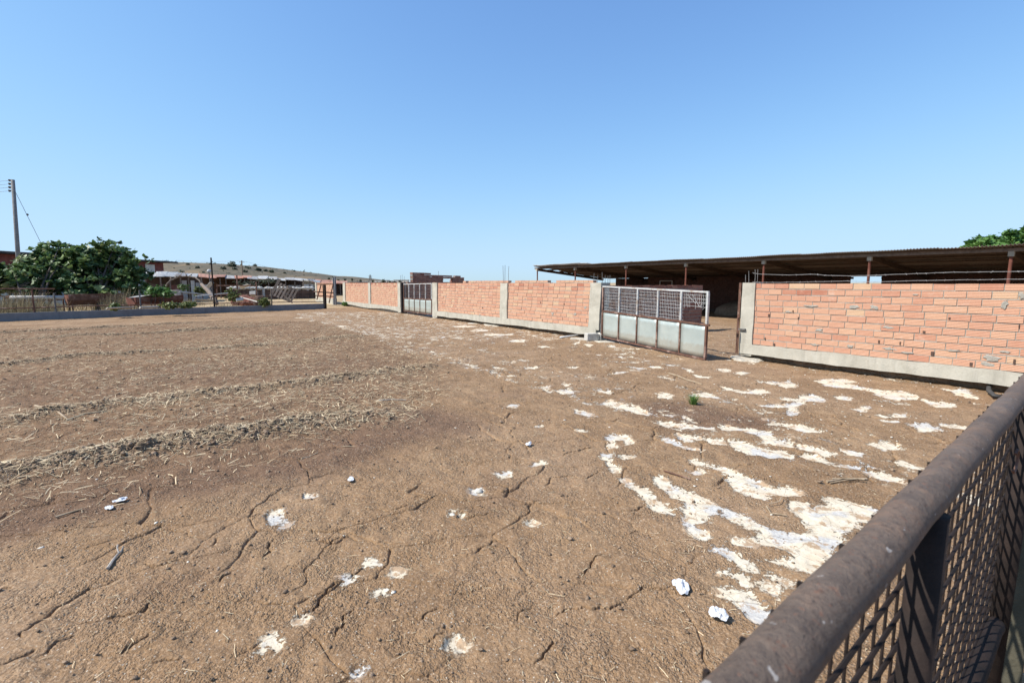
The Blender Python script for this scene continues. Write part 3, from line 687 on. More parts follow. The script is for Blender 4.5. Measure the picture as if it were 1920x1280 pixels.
def pillar(name, parent, px0, px1, z0, z1, lean, rng, q0=-.03, depth=.32, mat='concrete_pale'):
    a = onwall(px0); b = onwall(px1)
    mb = MB(); dd = (b - a); m = 9; b0 = 0
    for i in range(m + 1):
        z = z0 + (z1 - z0) * i / m; r = lambda q: rng.uniform(-q, q)
        for s, q in ((0, q0), (1, q0), (1, q0 + depth), (0, q0 + depth)):
            mb.v.append(tuple(a + dd * (s + r(.02)) + D * (-lean * z) + N * (q + r(.006)) + Z3 * z))
    for i in range(m):
        o = i * 4
        for k in range(4):
            k2 = (k + 1) % 4; mb.face((o + k, o + k2, o + 4 + k2, o + 4 + k))
    mb.face((0, 3, 2, 1)); o = m * 4; mb.face((o, o + 1, o + 2, o + 3))
    return mb.build(name, MAT[mat], parent)
def rods(parent, tops, r=.007, zb=1.62, off=.1, name='rebar'):
    for (px, pyb, pxt, pyt) in tops:
        a = wallhit(px, pyb, off); b = wallhit(pxt, pyt, off)
        mb = MB(); m = (a + b) / 2 + Vector((RNG.uniform(-.01, .01), 0, 0))
        mb.tube([a - Z3 * .12, a, m, b], r, 6); mb.build(name, MAT['iron_grey'], parent)
def wall_tint(base=0.0):
    def f(s, k, r):
        if r.random() < .05: return r.uniform(.85, 1.0)
        if k >= 9: return min(1, max(0, r.gauss(.44, .18)))
        return min(1, max(0, r.gauss(.52 + base, .11)))
    return f
PITCH = .121; ZB = .37
def smear(mb, px, py, w, h, seed):
    """a trowelled blob of mortar standing proud of the bricks"""
    r = random.Random(seed); c = wallhit(px, py); n = 11; P = []
    for k in range(n):
        a = 2 * math.pi * k / n; q = r.uniform(.35, 1.0)
        P.append(c + D * (math.cos(a) * w * q) + Z3 * (math.sin(a) * h * q) + N * -.004)
    b = len(mb.v); mb.v.extend(tuple(p) for p in P)
    mb.v.extend(tuple(c + (p - c) * .7 + N * -.007) for p in P); mb.v.append(tuple(c + N * -.010))
    for k in range(n):
        k2 = (k + 1) % n; mb.face((b + k, b + k2, b + n + k2, b + n + k)); mb.face((b + n + k, b + n + k2, b + 2 * n))
def hole_shade(mb, px, py, w, h):
    c = wallhit(px, py); mb.cbox(c + N * -.004, D * w, N * .02, Z3 * h)  # dark block on the brick face, standing for the shade in a gap
rng = random.Random(21)
# ---- right-hand length of wall, running past the pipe barrier
A = onwall(1415); Bq = onwall(1415) - D * 7.6
wa = thing('brick_wall', 'nearest orange hollow brick wall, barbed wire strung above its top course', 'wall', (A + Bq) / 2, 'lengths of the brick yard wall')
mb = MB(); mm = MB(); brick_run(mb, mm, A, Bq, ZB, 11, PITCH, rng, tint=wall_tint())
Z5 = lambda x, y: (1340 + x / 3.31, 400 + y / 3.31)
sm = MB()
for i, (x, y, w, h) in enumerate([(870,580,.10,.07),(990,585,.09,.08),(600,575,.16,.04),(650,725,.11,.06),(1070,705,.12,.05),(1800,570,.05,.09),(1910,510,.05,.1),(840,825,.11,.06),(620,815,.10,.05),(1080,840,.16,.05),(1190,865,.12,.04),(1720,900,.16,.08),(1700,935,.13,.06),(1250,505,.08,.02),(455,610,.1,.03),(1480,850,.14,.03),(1800,860,.1,.04)]):
    sm = MB(); smear(sm, *Z5(x, y), w, h * .8, i); sm.build('mortar_patch', MAT['mortar'], wa)
hl = MB()
for x, y, w, h in [(338,632,.06,.09),(487,607,.03,.07),(520,650,.03,.07),(1300,735,.06,.05),(1458,650,.04,.05),(1352,868,.07,.1),(1020,795,.04,.08),(1152,805,.03,.09),(313,778,.03,.08),(370,815,.05,.09),(1592,935,.06,.09),(1860,920,.04,.12),(1890,700,.02,.08)]:
    hl = MB(); hole_shade(hl, *Z5(x, y), w * .55, h * .6); hl.build('gap_shade_block', MAT['dark_wall'], wa)
mb.build('brickwork', MAT['brick_salmon'], wa); mm.build('mortar', MAT['mortar'], wa)
ft = MB(); slab_rough(ft, A + D * .22, Bq, N, -.05, .26, .155, ZB - .012, rng, jz=.018, jq=.012, jb=lambda s: .07 * (float(fbm(np.array([s * 1.3]), np.array([.5]), 4, 5)[0])) - .02)
ft.build('footing', MAT['concrete_pale'], wa)
ft = MB(); slab_rough(ft, A + D * .1, Bq, N, .19, .24, -.25, .19, rng, jz=.02, jq=.03); ft.build('footing_base', MAT['clod'], wa)
pillar('pillar', wa, 1394, 1418, .1, 1.70, .0, rng)
rods(wa, [(1398, 532, 1398, 515), (1404, 532, 1404, 508), (1415, 532, 1416, 505), (1420, 532, 1421, 505)])
mb = MB(); rock(mb, at(1388, 676) + N * .25 + Z3 * -.02, (.42, .30, .13), 4, 4, .35, .6, rotz=-.9); rock(mb, at(1420, 674) + N * .3 + Z3 * .0, (.34, .26, .12), 9, 4, .4, .6, rotz=-.9)
mb.build('footing_rubble', MAT['lime_crust'], wa)
# ---- middle length between the two gates
A = onwall(819); Bq = onwall(1108)
wb = thing('brick_wall', 'middle length of brick wall between the two metal gates', 'wall', (A + Bq) / 2, 'lengths of the brick yard wall')
mb = MB(); mm = MB(); rng = random.Random(22)
tw = [1.70 + rng.choice([0, 0, 0, 0, 0, -.13]) for _ in range(60)]
brick_run(mb, mm, A, Bq, ZB, 11, PITCH, rng, lean=.045, tint=wall_tint(.04))
mb.build('brickwork', MAT['brick_salmon'], wb); mm.build('mortar', MAT['mortar'], wb)
sm = MB()
for i, (x, y, w, h) in enumerate([(1036,588,.1,.07),(1078,589,.1,.06),(1097,577,.08,.09),(872,549,.15,.03),(900,590,.1,.04),(985,560,.09,.03),(835,556,.1,.04)]): sm = MB(); smear(sm, x, y, w, h, 40 + i); sm.build('mortar_patch', MAT['mortar'], wb)
hl = MB()
for x, y, w, h in [(1014,567,.05,.07),(1058,570,.06,.05),(1017,600,.05,.05),(905,577,.06,.06),(825,553,.05,.05)]: hl = MB(); hole_shade(hl, x, y, w * .6, h * .7); hl.build('gap_shade_block', MAT['dark_wall'], wb)
ft = MB(); slab_rough(ft, A + D * .3, Bq - D * .3, N, -.06, .26, .15, ZB - .012, rng, lean=.0, jz=.02, jq=.012, jb=lambda s: .09 * (float(fbm(np.array([s * 1.1]), np.array([2.5]), 4, 6)[0])) - .02); ft.build('footing', MAT['concrete_pale'], wb)
ft = MB(); slab_rough(ft, A + D * .25, Bq - D * .2, N, .19, .24, -.25, .19, rng, jz=.02, jq=.03); ft.build('footing_base', MAT['clod'], wb)
pillar('pillar', wb, 1106, 1126, .30, 1.70, .045, rng, q0=-.05, depth=.36); pillar('pillar', wb, 938, 951, .22, 1.68, .05, rng, q0=-.05); pillar('pillar', wb, 811, 820, .05, 1.70, .03, rng, q0=-.05)
rods(wb, [(944, 531, 943, 498), (946.5, 531, 947, 497), (953.5, 531, 954, 499), (1113, 532, 1114, 512), (1120, 532, 1121, 516), (1129, 533, 1129, 510)])
rods(wb, [(1135, 535, 1135, 516), (1140, 535, 1140, 517), (1144, 535, 1144, 516)], off=.5)
mb = MB()
for px, py, w, h, s in [(1085, 637, .5, .05, 1), (1125, 641, .42, .05, 2), (805, 592, .55, .10, 3), (925, 610, .75, .08, 5), (820, 596, .5, .08, 6), (960, 613, .5, .07, 7)]:
    mb = MB(); rock(mb, at(px, py) + N * .15 + Z3 * -.03, (w * .6, w, h + .05), s, 3, .4, .5, rotz=.6); mb.build('footing_rubble', MAT['lime_crust'], wb)
# ---- far length beyond the small gate
A = onwall(644); Bq = onwall(748)
wc = thing('brick_wall', 'far length of pink brick wall beyond the small closed gate', 'wall', (A + Bq) / 2, 'lengths of the brick yard wall')
mb = MB(); mm = MB(); rng = random.Random(23); brick_run(mb, mm, A, Bq, ZB, 11, PITCH, rng, lean=.05, tint=wall_tint(.1))
mb.build('brickwork', MAT['brick_salmon'], wc); mm.build('mortar', MAT['mortar'], wc)
ft = MB(); slab_rough(ft, A + D * .3, Bq - D * .3, N, -.06, .26, .12, ZB - .012, rng, jz=.02, jq=.015, jb=lambda s: .04 * math.sin(s * .9)); slab_rough(ft, A, Bq, N, .1, .3, -.25, .11, rng); ft.build('footing', MAT['concrete_pale'], wc)
pillar('pillar', wc, 643, 647, .2, 1.72, .05, rng, q0=-.05); pillar('pillar', wc, 690.5, 694.5, .2, 1.70, .05, rng, q0=-.05); pillar('pillar', wc, 746, 751, .05, 1.70, .03, rng, q0=-.05)
rods(wc, [(751, 531, 751, 516), (754, 531, 754, 515), (758, 531, 758, 518)])
# ---- concrete block and boulder lying at the gate hinge, pipe, hose
mb = MB(); c = at(1108, 639) + Z3 * .12; bx = Vector((.9, .25, 0)).normalized()
mb.cbox(c, bx * .34, Vector((-bx.y, bx.x, 0)) * .24, Z3 * .22); mb.cbox(c + bx * .2, bx * .05, Vector((-bx.y, bx.x, 0)) * .2, Z3 * .18)
mb.cbox(c + bx * .26, bx * .045, Vector((-bx.y, bx.x, 0)) * .24, Z3 * .2)
o = mb.build('concrete_block', MAT['stone_grey']); bm_ = o.modifiers.new('b', 'BEVEL'); bm_.width = .015; bm_.segments = 2
tag(o, 'broken grey concrete block lying at the foot of the gate pillar', 'block')
mb = MB(); rock(mb, at(1127, 637) + Z3 * .13 + N * .05, (.17, .15, .15), 12, 3, .25); tag(mb.build('boulder', MAT['stone'], smooth=True), 'cream boulder between the concrete block and the near gate hinge', 'boulder')
mb = MB(); a = at(1050, 635) + Z3 * .04; b = at(1093, 632) + Z3 * .09; mb.tube([a, b], .028, 10); tag(mb.build('metal_pipe', MAT['galvanised'], smooth=True), 'short grey metal pipe on the rubble left of the concrete block', 'pipe')
mb = MB(); pts = [at(1880, 748) + Z3 * .03, at(1864, 748) + Z3 * .05, at(1853, 741) + Z3 * .07, at(1853, 733) + Z3 * .08, at(1862, 728) + Z3 * .06, at(1878, 726) + Z3 * .03, at(1900, 727) + Z3 * .03]
mb.tube(pts, .032, 8); tag(mb.build('black_hose', MAT['black_hose'], smooth=True), 'bent piece of black hose on the ground below the nearest wall', 'hose')
# ---- barbed wire strands over the near wall
for lab, ys in (('upper rusty barbed wire strand stretched above the nearest brick wall', [(1412, 512), (1430, 514), (1480, 516), (1520, 514), (1560, 517), (1610, 517), (1660, 515), (1720, 513), (1790, 510), (1860, 510), (1935, 509)]),
                ('lower rusty barbed wire strand just over the top bricks of the nearest wall', [(1412, 529), (1450, 529.5), (1500, 529), (1545, 528), (1590, 527), (1620, 528.5), (1660, 528.5), (1720, 526), (1790, 525), (1860, 524), (1935, 523)])):
    mb = MB(); P = [wallhit(x, y, .1) for x, y in ys]
    Q = []
    for a, b in zip(P[:-1], P[1:]):
        m = max(2, int((b - a).length / .12))
        for i in range(m): Q.append(a.lerp(b, i / m) + Vector((RNG.uniform(-1, 1), RNG.uniform(-1, 1), RNG.uniform(-1, 1))) * .004)
    Q.append(P[-1]); mb.tube(Q, .0040, 5, caps=False)
    for q in Q:
        for _ in range(2):
            e = Vector((RNG.uniform(-1, 1), RNG.uniform(-1, 1), RNG.uniform(-1, 1))).normalized() * .018
            mb.tube([q - e, q + e], .0026, 4)
    tag(mb.build('barbed_wire', MAT['wire_grey']), lab, 'barbed wire', 'barbed wire strands')
# ------------------------------------------------------------------ gates
def gate(label, O, E, ht_a, ht_b, mid, lean, broken, wire=True, bays=5):
    """O hinge foot, E free foot, heights of both ends"""
    O = Vector(O); E = Vector(E); root = thing('metal_gate', label, 'gate', (O + E) / 2, 'metal yard gates')
    e = (E - O); L = e.length; e = e / L; eh = Vector((e.x, e.y, 0)).normalized()
    nn = Vector((-eh.y, eh.x, 0));  nn = nn if nn.dot(N) > 0 else -nn
    def P(s, v, q=0):
        h = ht_a + (ht_b - ht_a) * s / L
        return O + e * s + (Z3 - D * lean) * (v * h) + nn * q
    w = .04
    def rail(nm, v, mat, over=0.0, ww=w):
        mb = MB(); mb.bar(P(-.02, v), P(L + .02 + over, v), ww); return mb.build(nm, MAT[mat], root)
    rail('bottom_rail', 0, 'rust'); rail('middle_rail', mid, 'rust', .06 if broken else 0); rail('top_rail', 1, 'galvanised')
    for k in range(bays + 1):
        s = L * k / bays
        ww = .05 if k in (0, bays) else .04
        mb = MB(); mb.bar(P(s, .02), P(s, mid - .016), ww, ww, eh, .5); mb.build('lower_upright', MAT['rust'], root)
        mb = MB(); a = P(s, mid + .016); b = P(s, .985); mb.bar(a, b, ww, ww, eh, .5); mb.build('upper_upright', MAT['galvanised' if k else 'rust'], root)
    for k in range(bays):
        s0 = L * k / bays + .026; s1 = L * (k + 1) / bays - .026; mb = MB(); g = 6; b0 = 0; r = random.Random(k)
        amp = .006
        for i in range(g + 1):
            for j in range(g + 1):
                s = s0 + (s1 - s0) * i / g; v = .018 + (mid - .036) * j / g
                mb.v.append(tuple(P(s, v, .004 + amp * math.sin(math.pi * i / g) * math.sin(math.pi * j / g) * r.uniform(.5, 1.5))))
        for i in range(g):
            for j in range(g): a = i * (g + 1) + j; mb.face((a, a + g + 1, a + g + 2, a + 1))
        o = mb.build('sheet_panel', MAT['gate_sheet'], root, smooth=True); md = o.modifiers.new('s', 'SOLIDIFY'); md.thickness = .003
    if wire:
        mb = MB(); rr = random.Random(8); q = .028
        hs = [mid + (1 - mid) * t for t in (.06, .17, .29, .41, .53, .65, .77, .89)] if broken else [mid + (1 - mid) * t for t in (.13, .3, .47, .64, .82)]
        for v in hs:
            Lw = L
            if broken and v < mid + (1 - mid) * .50: Lw = L * (bays - 1) / bays + .05
            m = 24; mb.tube([P(Lw * i / m, v + rr.uniform(-.006, .006), q) for i in range(m + 1)], .0035, 4, caps=False)
        step = .058 if broken else .11; n = int(L / step)
        for i in range(1, n):
            s = i * step; lo = mid
            if broken and s > L * (bays - 1) / bays: lo = mid + (1 - mid) * (.5 + rr.uniform(-.06, .2))
            if broken and s > L * .8 and s < L * .8 + .0: continue
            mb.tube([P(s + rr.uniform(-.006, .006), lo, q), P(s + rr.uniform(-.01, .01), (lo + 1) / 2, q), P(s, .99, q)], .0032, 4, caps=False)
        if broken:
            s4 = L * .8
            for (a, b, c, d) in [(.10, .93, .42, .62), (.30, .90, .52, .55), (.45, .52, .75, .72), (.5, .5, .68, .8), (.62, .45, .78, .66)]:
                mb.tube([P(s4 + a * L * .2 / .8, mid + (1 - mid) * b, q), P(s4 + (a + c) / 2 * L * .25, mid + (1 - mid) * (b + d) / 2 - .01, q + .02), P(s4 + c * L * .25, mid + (1 - mid) * d, q)], .0035, 4)
        mb.build('wire_mesh', MAT['iron_grey' if not broken else 'galvanised'], root)
    return root, P
o = onwall(1131.5, -.02); ga = .10
fre = Vector((4.24, 10.5, .03))
g2, GP = gate('large open metal gate with five sheet panels below and torn wire mesh above, sagging outward', o + Z3 * .115, fre, 1.475, 1.47, .515, .0, True)
mb = MB(); hp = onwall(1129, .02); mb.tube([hp + Z3 * .1 - D * .0, hp + Z3 * 1.58], .028, 10); mb.build('hinge_pole', MAT['iron_grey'], g2)
for z in (.35, 1.40):
    mb = MB(); mb.tube([hp + Z3 * z + D * .12, hp + Z3 * z], .02, 8); mb.build('hinge', MAT['rust'], g2)
o1 = onwall(756.5, .02); o2 = onwall(808.5, -.05)
g1, _ = gate('small closed metal gate between the far and middle brick walls', o1 + Z3 * .16, o2 + Z3 * .16, 1.46, 1.50, .48, .03, False)
mb = MB(); hp = onwall(753.5, .02); mb.bar(hp + Z3 * .05, hp + Z3 * 1.7, .09, .09, D); mb.build('hinge_pole', MAT['rust_dark_shade'], g1)
# rusty latch post at the near pillar
lp = thing('gate_post', 'rusty angle iron latch post fixed to the concrete pillar of the nearest wall', 'post', onwall(1387))
mb = MB(); p = onwall(1388.5, .02); mb.bar(p + Z3 * .12, p + Z3 * 1.70, .055, .012, N); mb.bar(p + D * .022 + Z3 * .12 + N * .03, p + D * .022 + Z3 * 1.70 + N * .03, .012, .055, N); mb.build('angle_iron', MAT['rust'], lp)
mb = MB(); q = wallhit(1390, 617, -.06); mb.bar(q + D * .06, q - D * .09, .05, .03); mb.build('latch_plate', MAT['iron_grey'], lp)
mb = MB(); q = wallhit(1384, 597, -.03); mb.tube([q - N * .03, q + N * .03], .022, 8); mb.build('latch_pin', MAT['rust'], lp)
# ---- cross wall seen through the large gate, and the two beyond it
def cross(label, px, w, off0, nc=11, mat='brick_old', top=None, gap=None, z0=.3, kit=True, pil=None, nm='brick_wall'):
    A = onwall(px) + N * off0; B = A + N * w; root = thing(nm, label, 'wall', (A + B) / 2)
    mb = MB(); mm = MB(); r = random.Random(int(px)); brick_run(mb, mm, A, B, z0, nc, PITCH, r, top=top, gap=gap)
    mb.build('brickwork', MAT[mat], root); mm.build('mortar', MAT['mortar'], root)
    ft = MB(); slab_rough(ft, A - N * .05, B + N * .05, D, -.06, .26, -.15, z0 - .012, r, jz=.01); ft.build('footing', MAT['concrete_grey'], root)
    return root
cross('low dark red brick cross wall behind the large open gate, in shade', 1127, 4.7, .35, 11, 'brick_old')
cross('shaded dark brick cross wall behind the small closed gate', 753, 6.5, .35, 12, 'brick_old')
# ruin beyond the middle wall: taller, ragged top, pillar and window opening
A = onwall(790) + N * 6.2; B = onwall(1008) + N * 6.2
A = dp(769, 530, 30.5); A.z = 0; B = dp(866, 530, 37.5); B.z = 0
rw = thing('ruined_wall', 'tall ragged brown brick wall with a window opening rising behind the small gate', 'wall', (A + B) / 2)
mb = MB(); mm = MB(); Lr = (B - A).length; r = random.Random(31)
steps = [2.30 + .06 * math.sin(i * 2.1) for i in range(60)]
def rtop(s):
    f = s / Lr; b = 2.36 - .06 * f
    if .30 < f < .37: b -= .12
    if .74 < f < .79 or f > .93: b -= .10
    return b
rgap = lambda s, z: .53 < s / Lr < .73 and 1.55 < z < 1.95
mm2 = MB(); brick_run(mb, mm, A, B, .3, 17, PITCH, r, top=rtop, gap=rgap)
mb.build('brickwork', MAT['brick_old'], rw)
d_ = (B - A).normalized(); nn_ = Vector((-d_.y, d_.x, 0)); nn_ = nn_ if nn_.y > 0 else -nn_
mm.build('mortar', MAT['mortar'], rw)
mb = MB(); mb.box(A + d_ * (Lr * .17) - nn_ * .03, d_ * .42, nn_ * .26, Z3 * 2.35); mb.build('pillar', MAT['concrete_grey'], rw)
mb = MB(); a = A + d_ * (Lr * .5); mb.tube([a + Z3 * 1.9, a + Z3 * 2.5], .012, 5); mb.build('rebar', MAT['iron_grey'], rw)
# pale brick wall line farther back, only its top courses show over the middle wall
A = dp(866, 526, 27.5); A.z = 0; B = dp(1128, 524, 19.0); B.z = 0
A = onwall(868, 3.4); B = onwall(1112, 3.4)
bw = thing('brick_wall', 'pale brick wall in the yard, only its top course showing over the middle wall', 'wall', (A + B) / 2)
mb = MB(); mm = MB(); r = random.Random(33); drop = lambda s: 1.83 - (.13 if (math.sin(s * 1.7) + math.sin(s * 4.1)) > 1.25 else 0)
brick_run(mb, mm, A, B, .37, 12, PITCH, r, top=drop, tint=lambda s, k, r: r.uniform(.5, 1)); mb.build('brickwork', MAT['brick_salmon'], bw); mm.build('mortar', MAT['mortar'], bw)
# ------------------------------------------------------------------ the open shed
PS = 20.0
def S(u, w, z): return Vector((0, 0, 0)) + N * (PS + w) + D * u + Z3 * z
def ucoord(px, off=0.0):
    d = ray(px, 530); t = (PS + off) / (d.x * N.x + d.y * N.y); p = CAM + d * t; return p.x * D.x + p.y * D.y
UP = [ucoord(x) for x in (1007, 1078, 1173, 1285, 1430, 1627, 1890)]
UE = UP[-1] - 3.7; UE2 = UE - 3.7; UL = UP[0] + .1; UR = UE2 - .6
ZE = 2.62; DW = 6.2; ZK = 1.98
zr = lambda w: ZE + (ZK - ZE) * w / DW
sh = thing('open_shed', 'long low open-fronted shed with a rusty corrugated roof on steel posts', 'shed', S((UL + UR) / 2, DW / 2, 0))
# corrugated sheets: two overlapping lengths
def corr(mb, u0, u1, w0, w1, zf, amp=.015, pitch=.085, th=.007):
    n = int(abs(u1 - u0) / pitch * 8); b = len(mb.v); rows = [w0, (w0 + w1) / 2, w1]
    for w in rows:
        for i in range(n + 1):
            u = u0 + (u1 - u0) * i / n
            z = zf(w) + amp * math.sin(2 * math.pi * u / pitch) + .008 * math.sin(u * .9) + .006 * math.sin(u * 2.7 + w) + .012 * .35 * ((int(u / .82) * 7919) % 5 - 2)
            mb.v.append(tuple(S(u, w, z)))
    for r_ in range(2):
        for i in range(n): a = b + r_ * (n + 1) + i; mb.face((a, a + 1, a + n + 2, a + n + 1))
mb = MB(); corr(mb, UL - .2, UR, -.35, 2.6, lambda w: zr(w) + .120); corr(mb, UL + .05, UR, 2.0, DW + .3, lambda w: zr(w) + .085)
o = mb.build('roof', MAT['corrugated_roof'], sh, smooth=True); md = o.modifiers.new('s', 'SOLIDIFY'); md.thickness = .012
# loose pale sheet lying on the roof's far end
mb = MB(); corr(mb, UP[0] + .25, UP[1] - 1.2, -.2, 1.6, lambda w: zr(w) + .21, .012); o = mb.build('roof_sheet', MAT['white_sheet'], sh, smooth=True); o.modifiers.new('s', 'SOLIDIFY').thickness = .01
mb = MB(); mb.bar(S(UL + .1, -.02, zr(0) + .02), S(UR, -.02, zr(0) + .02), .09, .10); mb.build('eave_beam', MAT['wood_grey'], sh)
for k, u in enumerate(UP + [UE, UE2]):
    mb = MB(); mb.tube([S(u, .02, -.15), S(u, .02, zr(0) - .17)], .042, 10); po = mb.build('post', MAT['rust_red'], sh, smooth=False)
    mb = MB(); mb.cbox(S(u, .0, zr(0) - .09), D * .13, N * .13, Z3 * .15); mb.build('post_cap', MAT['concrete_pale'], po)
for u in [UP[0] + .02] + UP[1:] + [UE, UE2]:
    mb = MB(); mb.bar(S(u, .06, zr(.06) - .05), S(u, DW, zr(DW) - .05), .10, .16); mb.build('rafter', MAT['wood_dark'], sh)
for w in (1.0, 2.1, 3.3, 4.6, 5.8):
    mb = MB(); mb.bar(S(UL, w, zr(w) + .035), S(UR, w, zr(w) + .035), .07, .055); mb.build('purlin', MAT['wood_dark'], sh)
# light block ends under the far verge
for w in (1.3, 2.9, 4.5):
    mb = MB(); mb.cbox(S(UL + .08, w, zr(w) + .02), D * .2, N * .34, Z3 * .09); mb.build('verge_block', MAT['plaster'], sh)
# back wall with two openings
u0, u1 = UP[1] - .4, UR
def uo(px, w=DW): return ucoord(px, w)
op = [(uo(1154), uo(1163), .9, 1.92), (uo(1592), uo(1652), 1.2, 1.93)]
A = S(u0, DW, 0); B = S(u1, DW, 0)
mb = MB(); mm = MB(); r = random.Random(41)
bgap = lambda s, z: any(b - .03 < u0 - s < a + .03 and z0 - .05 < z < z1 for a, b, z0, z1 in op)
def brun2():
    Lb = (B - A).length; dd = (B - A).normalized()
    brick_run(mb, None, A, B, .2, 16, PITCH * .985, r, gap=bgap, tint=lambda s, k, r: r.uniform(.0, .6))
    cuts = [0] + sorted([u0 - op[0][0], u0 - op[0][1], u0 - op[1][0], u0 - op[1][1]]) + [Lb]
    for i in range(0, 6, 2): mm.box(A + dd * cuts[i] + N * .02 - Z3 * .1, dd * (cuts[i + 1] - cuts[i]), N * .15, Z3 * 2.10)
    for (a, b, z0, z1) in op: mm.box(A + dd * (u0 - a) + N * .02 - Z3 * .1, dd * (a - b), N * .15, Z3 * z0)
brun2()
mb.build('back_wall', MAT['brick_painted_shade'], sh); mm.build('mortar', MAT['dark_wall'], sh)  # bricks and mortar coloured dark for the shade under the roof
# pale door frame standing at the back
mb = MB(); a = uo(1236, DW - .2); b = uo(1259, DW - .2)
mb.bar(S(a, DW - .12, 0), S(a, DW - .12, 1.80), .05, .05, D); mb.bar(S(a, DW - .12, 1.82), S(b, DW - .12, 1.82), .05, .05); mb.bar(S(b, DW - .12, 0), S(b, DW - .12, 1.8), .05, .05, D); mb.build('door_frame', MAT['plaster'], sh)
# ---- things standing in the shed
bp = thing('brick_stack', 'small stack of old bricks with a pale capping block and a front whitened as its lit side inside the shed', 'bricks', at(1265, 600))
mb = MB(); c = at(1264, 600); r = random.Random(6)
for k in range(6):
    for i in range(2):
        for j in range(2): mb.cbox(c + N * (i * .3 - .05 + r.uniform(-.015, .015)) - D * (j * .22 + r.uniform(-.01, .01)) + Z3 * (.06 + k * .1), D * .2, N * .28, Z3 * .094, r.random())
mb.build('bricks', MAT['brick_old'], bp)
mb = MB(); mb.cbox(c - N * .245 - D * .1 + Z3 * .3, D * .5, N * .04, Z3 * .6); mb.cbox(c + N * .08 - D * .1 + Z3 * .635, D * .5, N * .6, Z3 * .05); mb.build('capping', MAT['plaster'], bp)  # pale top block, and a front plate whitened to stand for the lit side
la = thing('wooden_trestle', 'grey wooden trestle leaning in the shade of the shed behind the torn mesh', 'trestle', at(1300, 594))
for a, b in (((1294, 556, 23.5), (1311, 592, 23.6)), ((1294, 556, 24.2), (1312, 590, 24.4)), ((1296, 557, 23.5), (1284, 592, 24.0)), ((1289, 577, 23.9), (1305, 577, 23.6))):
    mb = MB(); mb.bar(dp(*a), dp(*b), .07, .05); mb.build('plank', MAT['wood_bare'], la)
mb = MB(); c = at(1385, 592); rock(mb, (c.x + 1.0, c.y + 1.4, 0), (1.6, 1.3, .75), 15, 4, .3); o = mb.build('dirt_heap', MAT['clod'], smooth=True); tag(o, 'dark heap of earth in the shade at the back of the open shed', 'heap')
# ------------------------------------------------------------------ rusty pipe barrier beside the camera
RD = Vector((.780, .625, 0)).normalized(); RN = Vector((-RD.y, RD.x, 0))   # along it; towards the field
YR = .62
def rp(px, py, off=0.0):
    """point of the barrier plane seen at a photograph pixel"""
    return hit(px, py, R0 + RN * off, RN)
R0 = dp(1614, 1066, YR)
RZ = R0.z; RR = .0318
def RP(s, z, q=0.0): return Vector((R0.x, R0.y, 0)) + RD * s + RN * q + Z3 * z
barrier = thing('pipe_barrier', 'rusty brown pipe barrier with bar mesh crossing the lower right corner', 'barrier', RP(.8, 0))
SA, SB = -1.3, 3.2
mb = MB(); n = 60
mb.tube([RP(SA + (SB - SA) * i / n, RZ, .0015 * math.sin(i * 1.3)) for i in range(n + 1)], [RR * (1 + .008 * math.sin(i * 2.3)) for i in range(n + 1)], 28)
mb.build('top_rail', MAT['rusty_pipe'], barrier, smooth=True)
def s_of(px, py):
    p = rp(px, py); return (p - Vector((R0.x, R0.y, 0))).dot(RD), p.z
s1 = s_of(1713, 1110)[0]; s2 = s_of(1903, 900)[0]
zb = s_of(1838, 1240)[1]
for s, r in ((s1, .027), (s2, .034), (s1 - 1.75, .027)):
    mb = MB(); mb.tube([RP(s, -.1, -.012), RP(s, RZ - .02, -.012)], r, 20); mb.build('post', MAT['rust_dark_shade'], barrier, smooth=True)  # shadow falling on the posts is put into their dark colour
mb = MB(); mb.tube([RP(SA, zb, -.0), RP(s2 - .14, zb, -.0), RP(s2 - .05, zb - .015, 0), RP(s2, zb - .06, 0)], .030, 18); mb.build('bottom_rail', MAT['rust_dark_shade'], barrier, smooth=True)
# bar mesh welded on the field side
mb = MB(); qm = .030; th = .0042
def strand(s0, z0, s1_, z1_, w):
    a = RP(s0, z0, qm); b = RP(s1_, z1_, qm); d = (b - a).normalized(); side = d.cross(RN).normalized()
    mb.bar(a, b, w, th, RN)
zt = RZ + .004; zl = zb - .01
tips = []
s = SA
while s < SB:
    j = RNG.uniform(-.004, .004); mb.tube([RP(s + j, zl, qm), RP(s + j * .2, (zl + zt) / 2, qm + RNG.uniform(-.003, .003)), RP(s, zt, qm)], .0029, 6, caps=False); tips.append(s); s += .073
z = zl + .03
while z < zt - .02:
    mb.tube([RP(SA + (SB - SA) * i / 30, z + RNG.uniform(-.003, .003), qm - .006) for i in range(31)], .0042, 6, caps=False); z += .068
for s in tips:
    if SA < s < SB:
        mb.bar(RP(s, RZ - .005, RR * .88), RP(s + .003, RZ + .015 + RNG.uniform(-.008, .005), RR * .92), .006, .005, RN)
mb.build('bar_mesh', MAT['rust_dark_shade'], barrier)
# rod loop hanging at the far post
mb = MB(); a = rp(1893, 850, -.02)
mb.tube([a + RD * (.05 * math.sin(t)) + Z3 * (.035 * math.cos(t) - .02) + RN * -.015 for t in np.linspace(-.6, 4.2, 14)], .004, 6); mb.build('wire_loop', MAT['rust'], barrier)
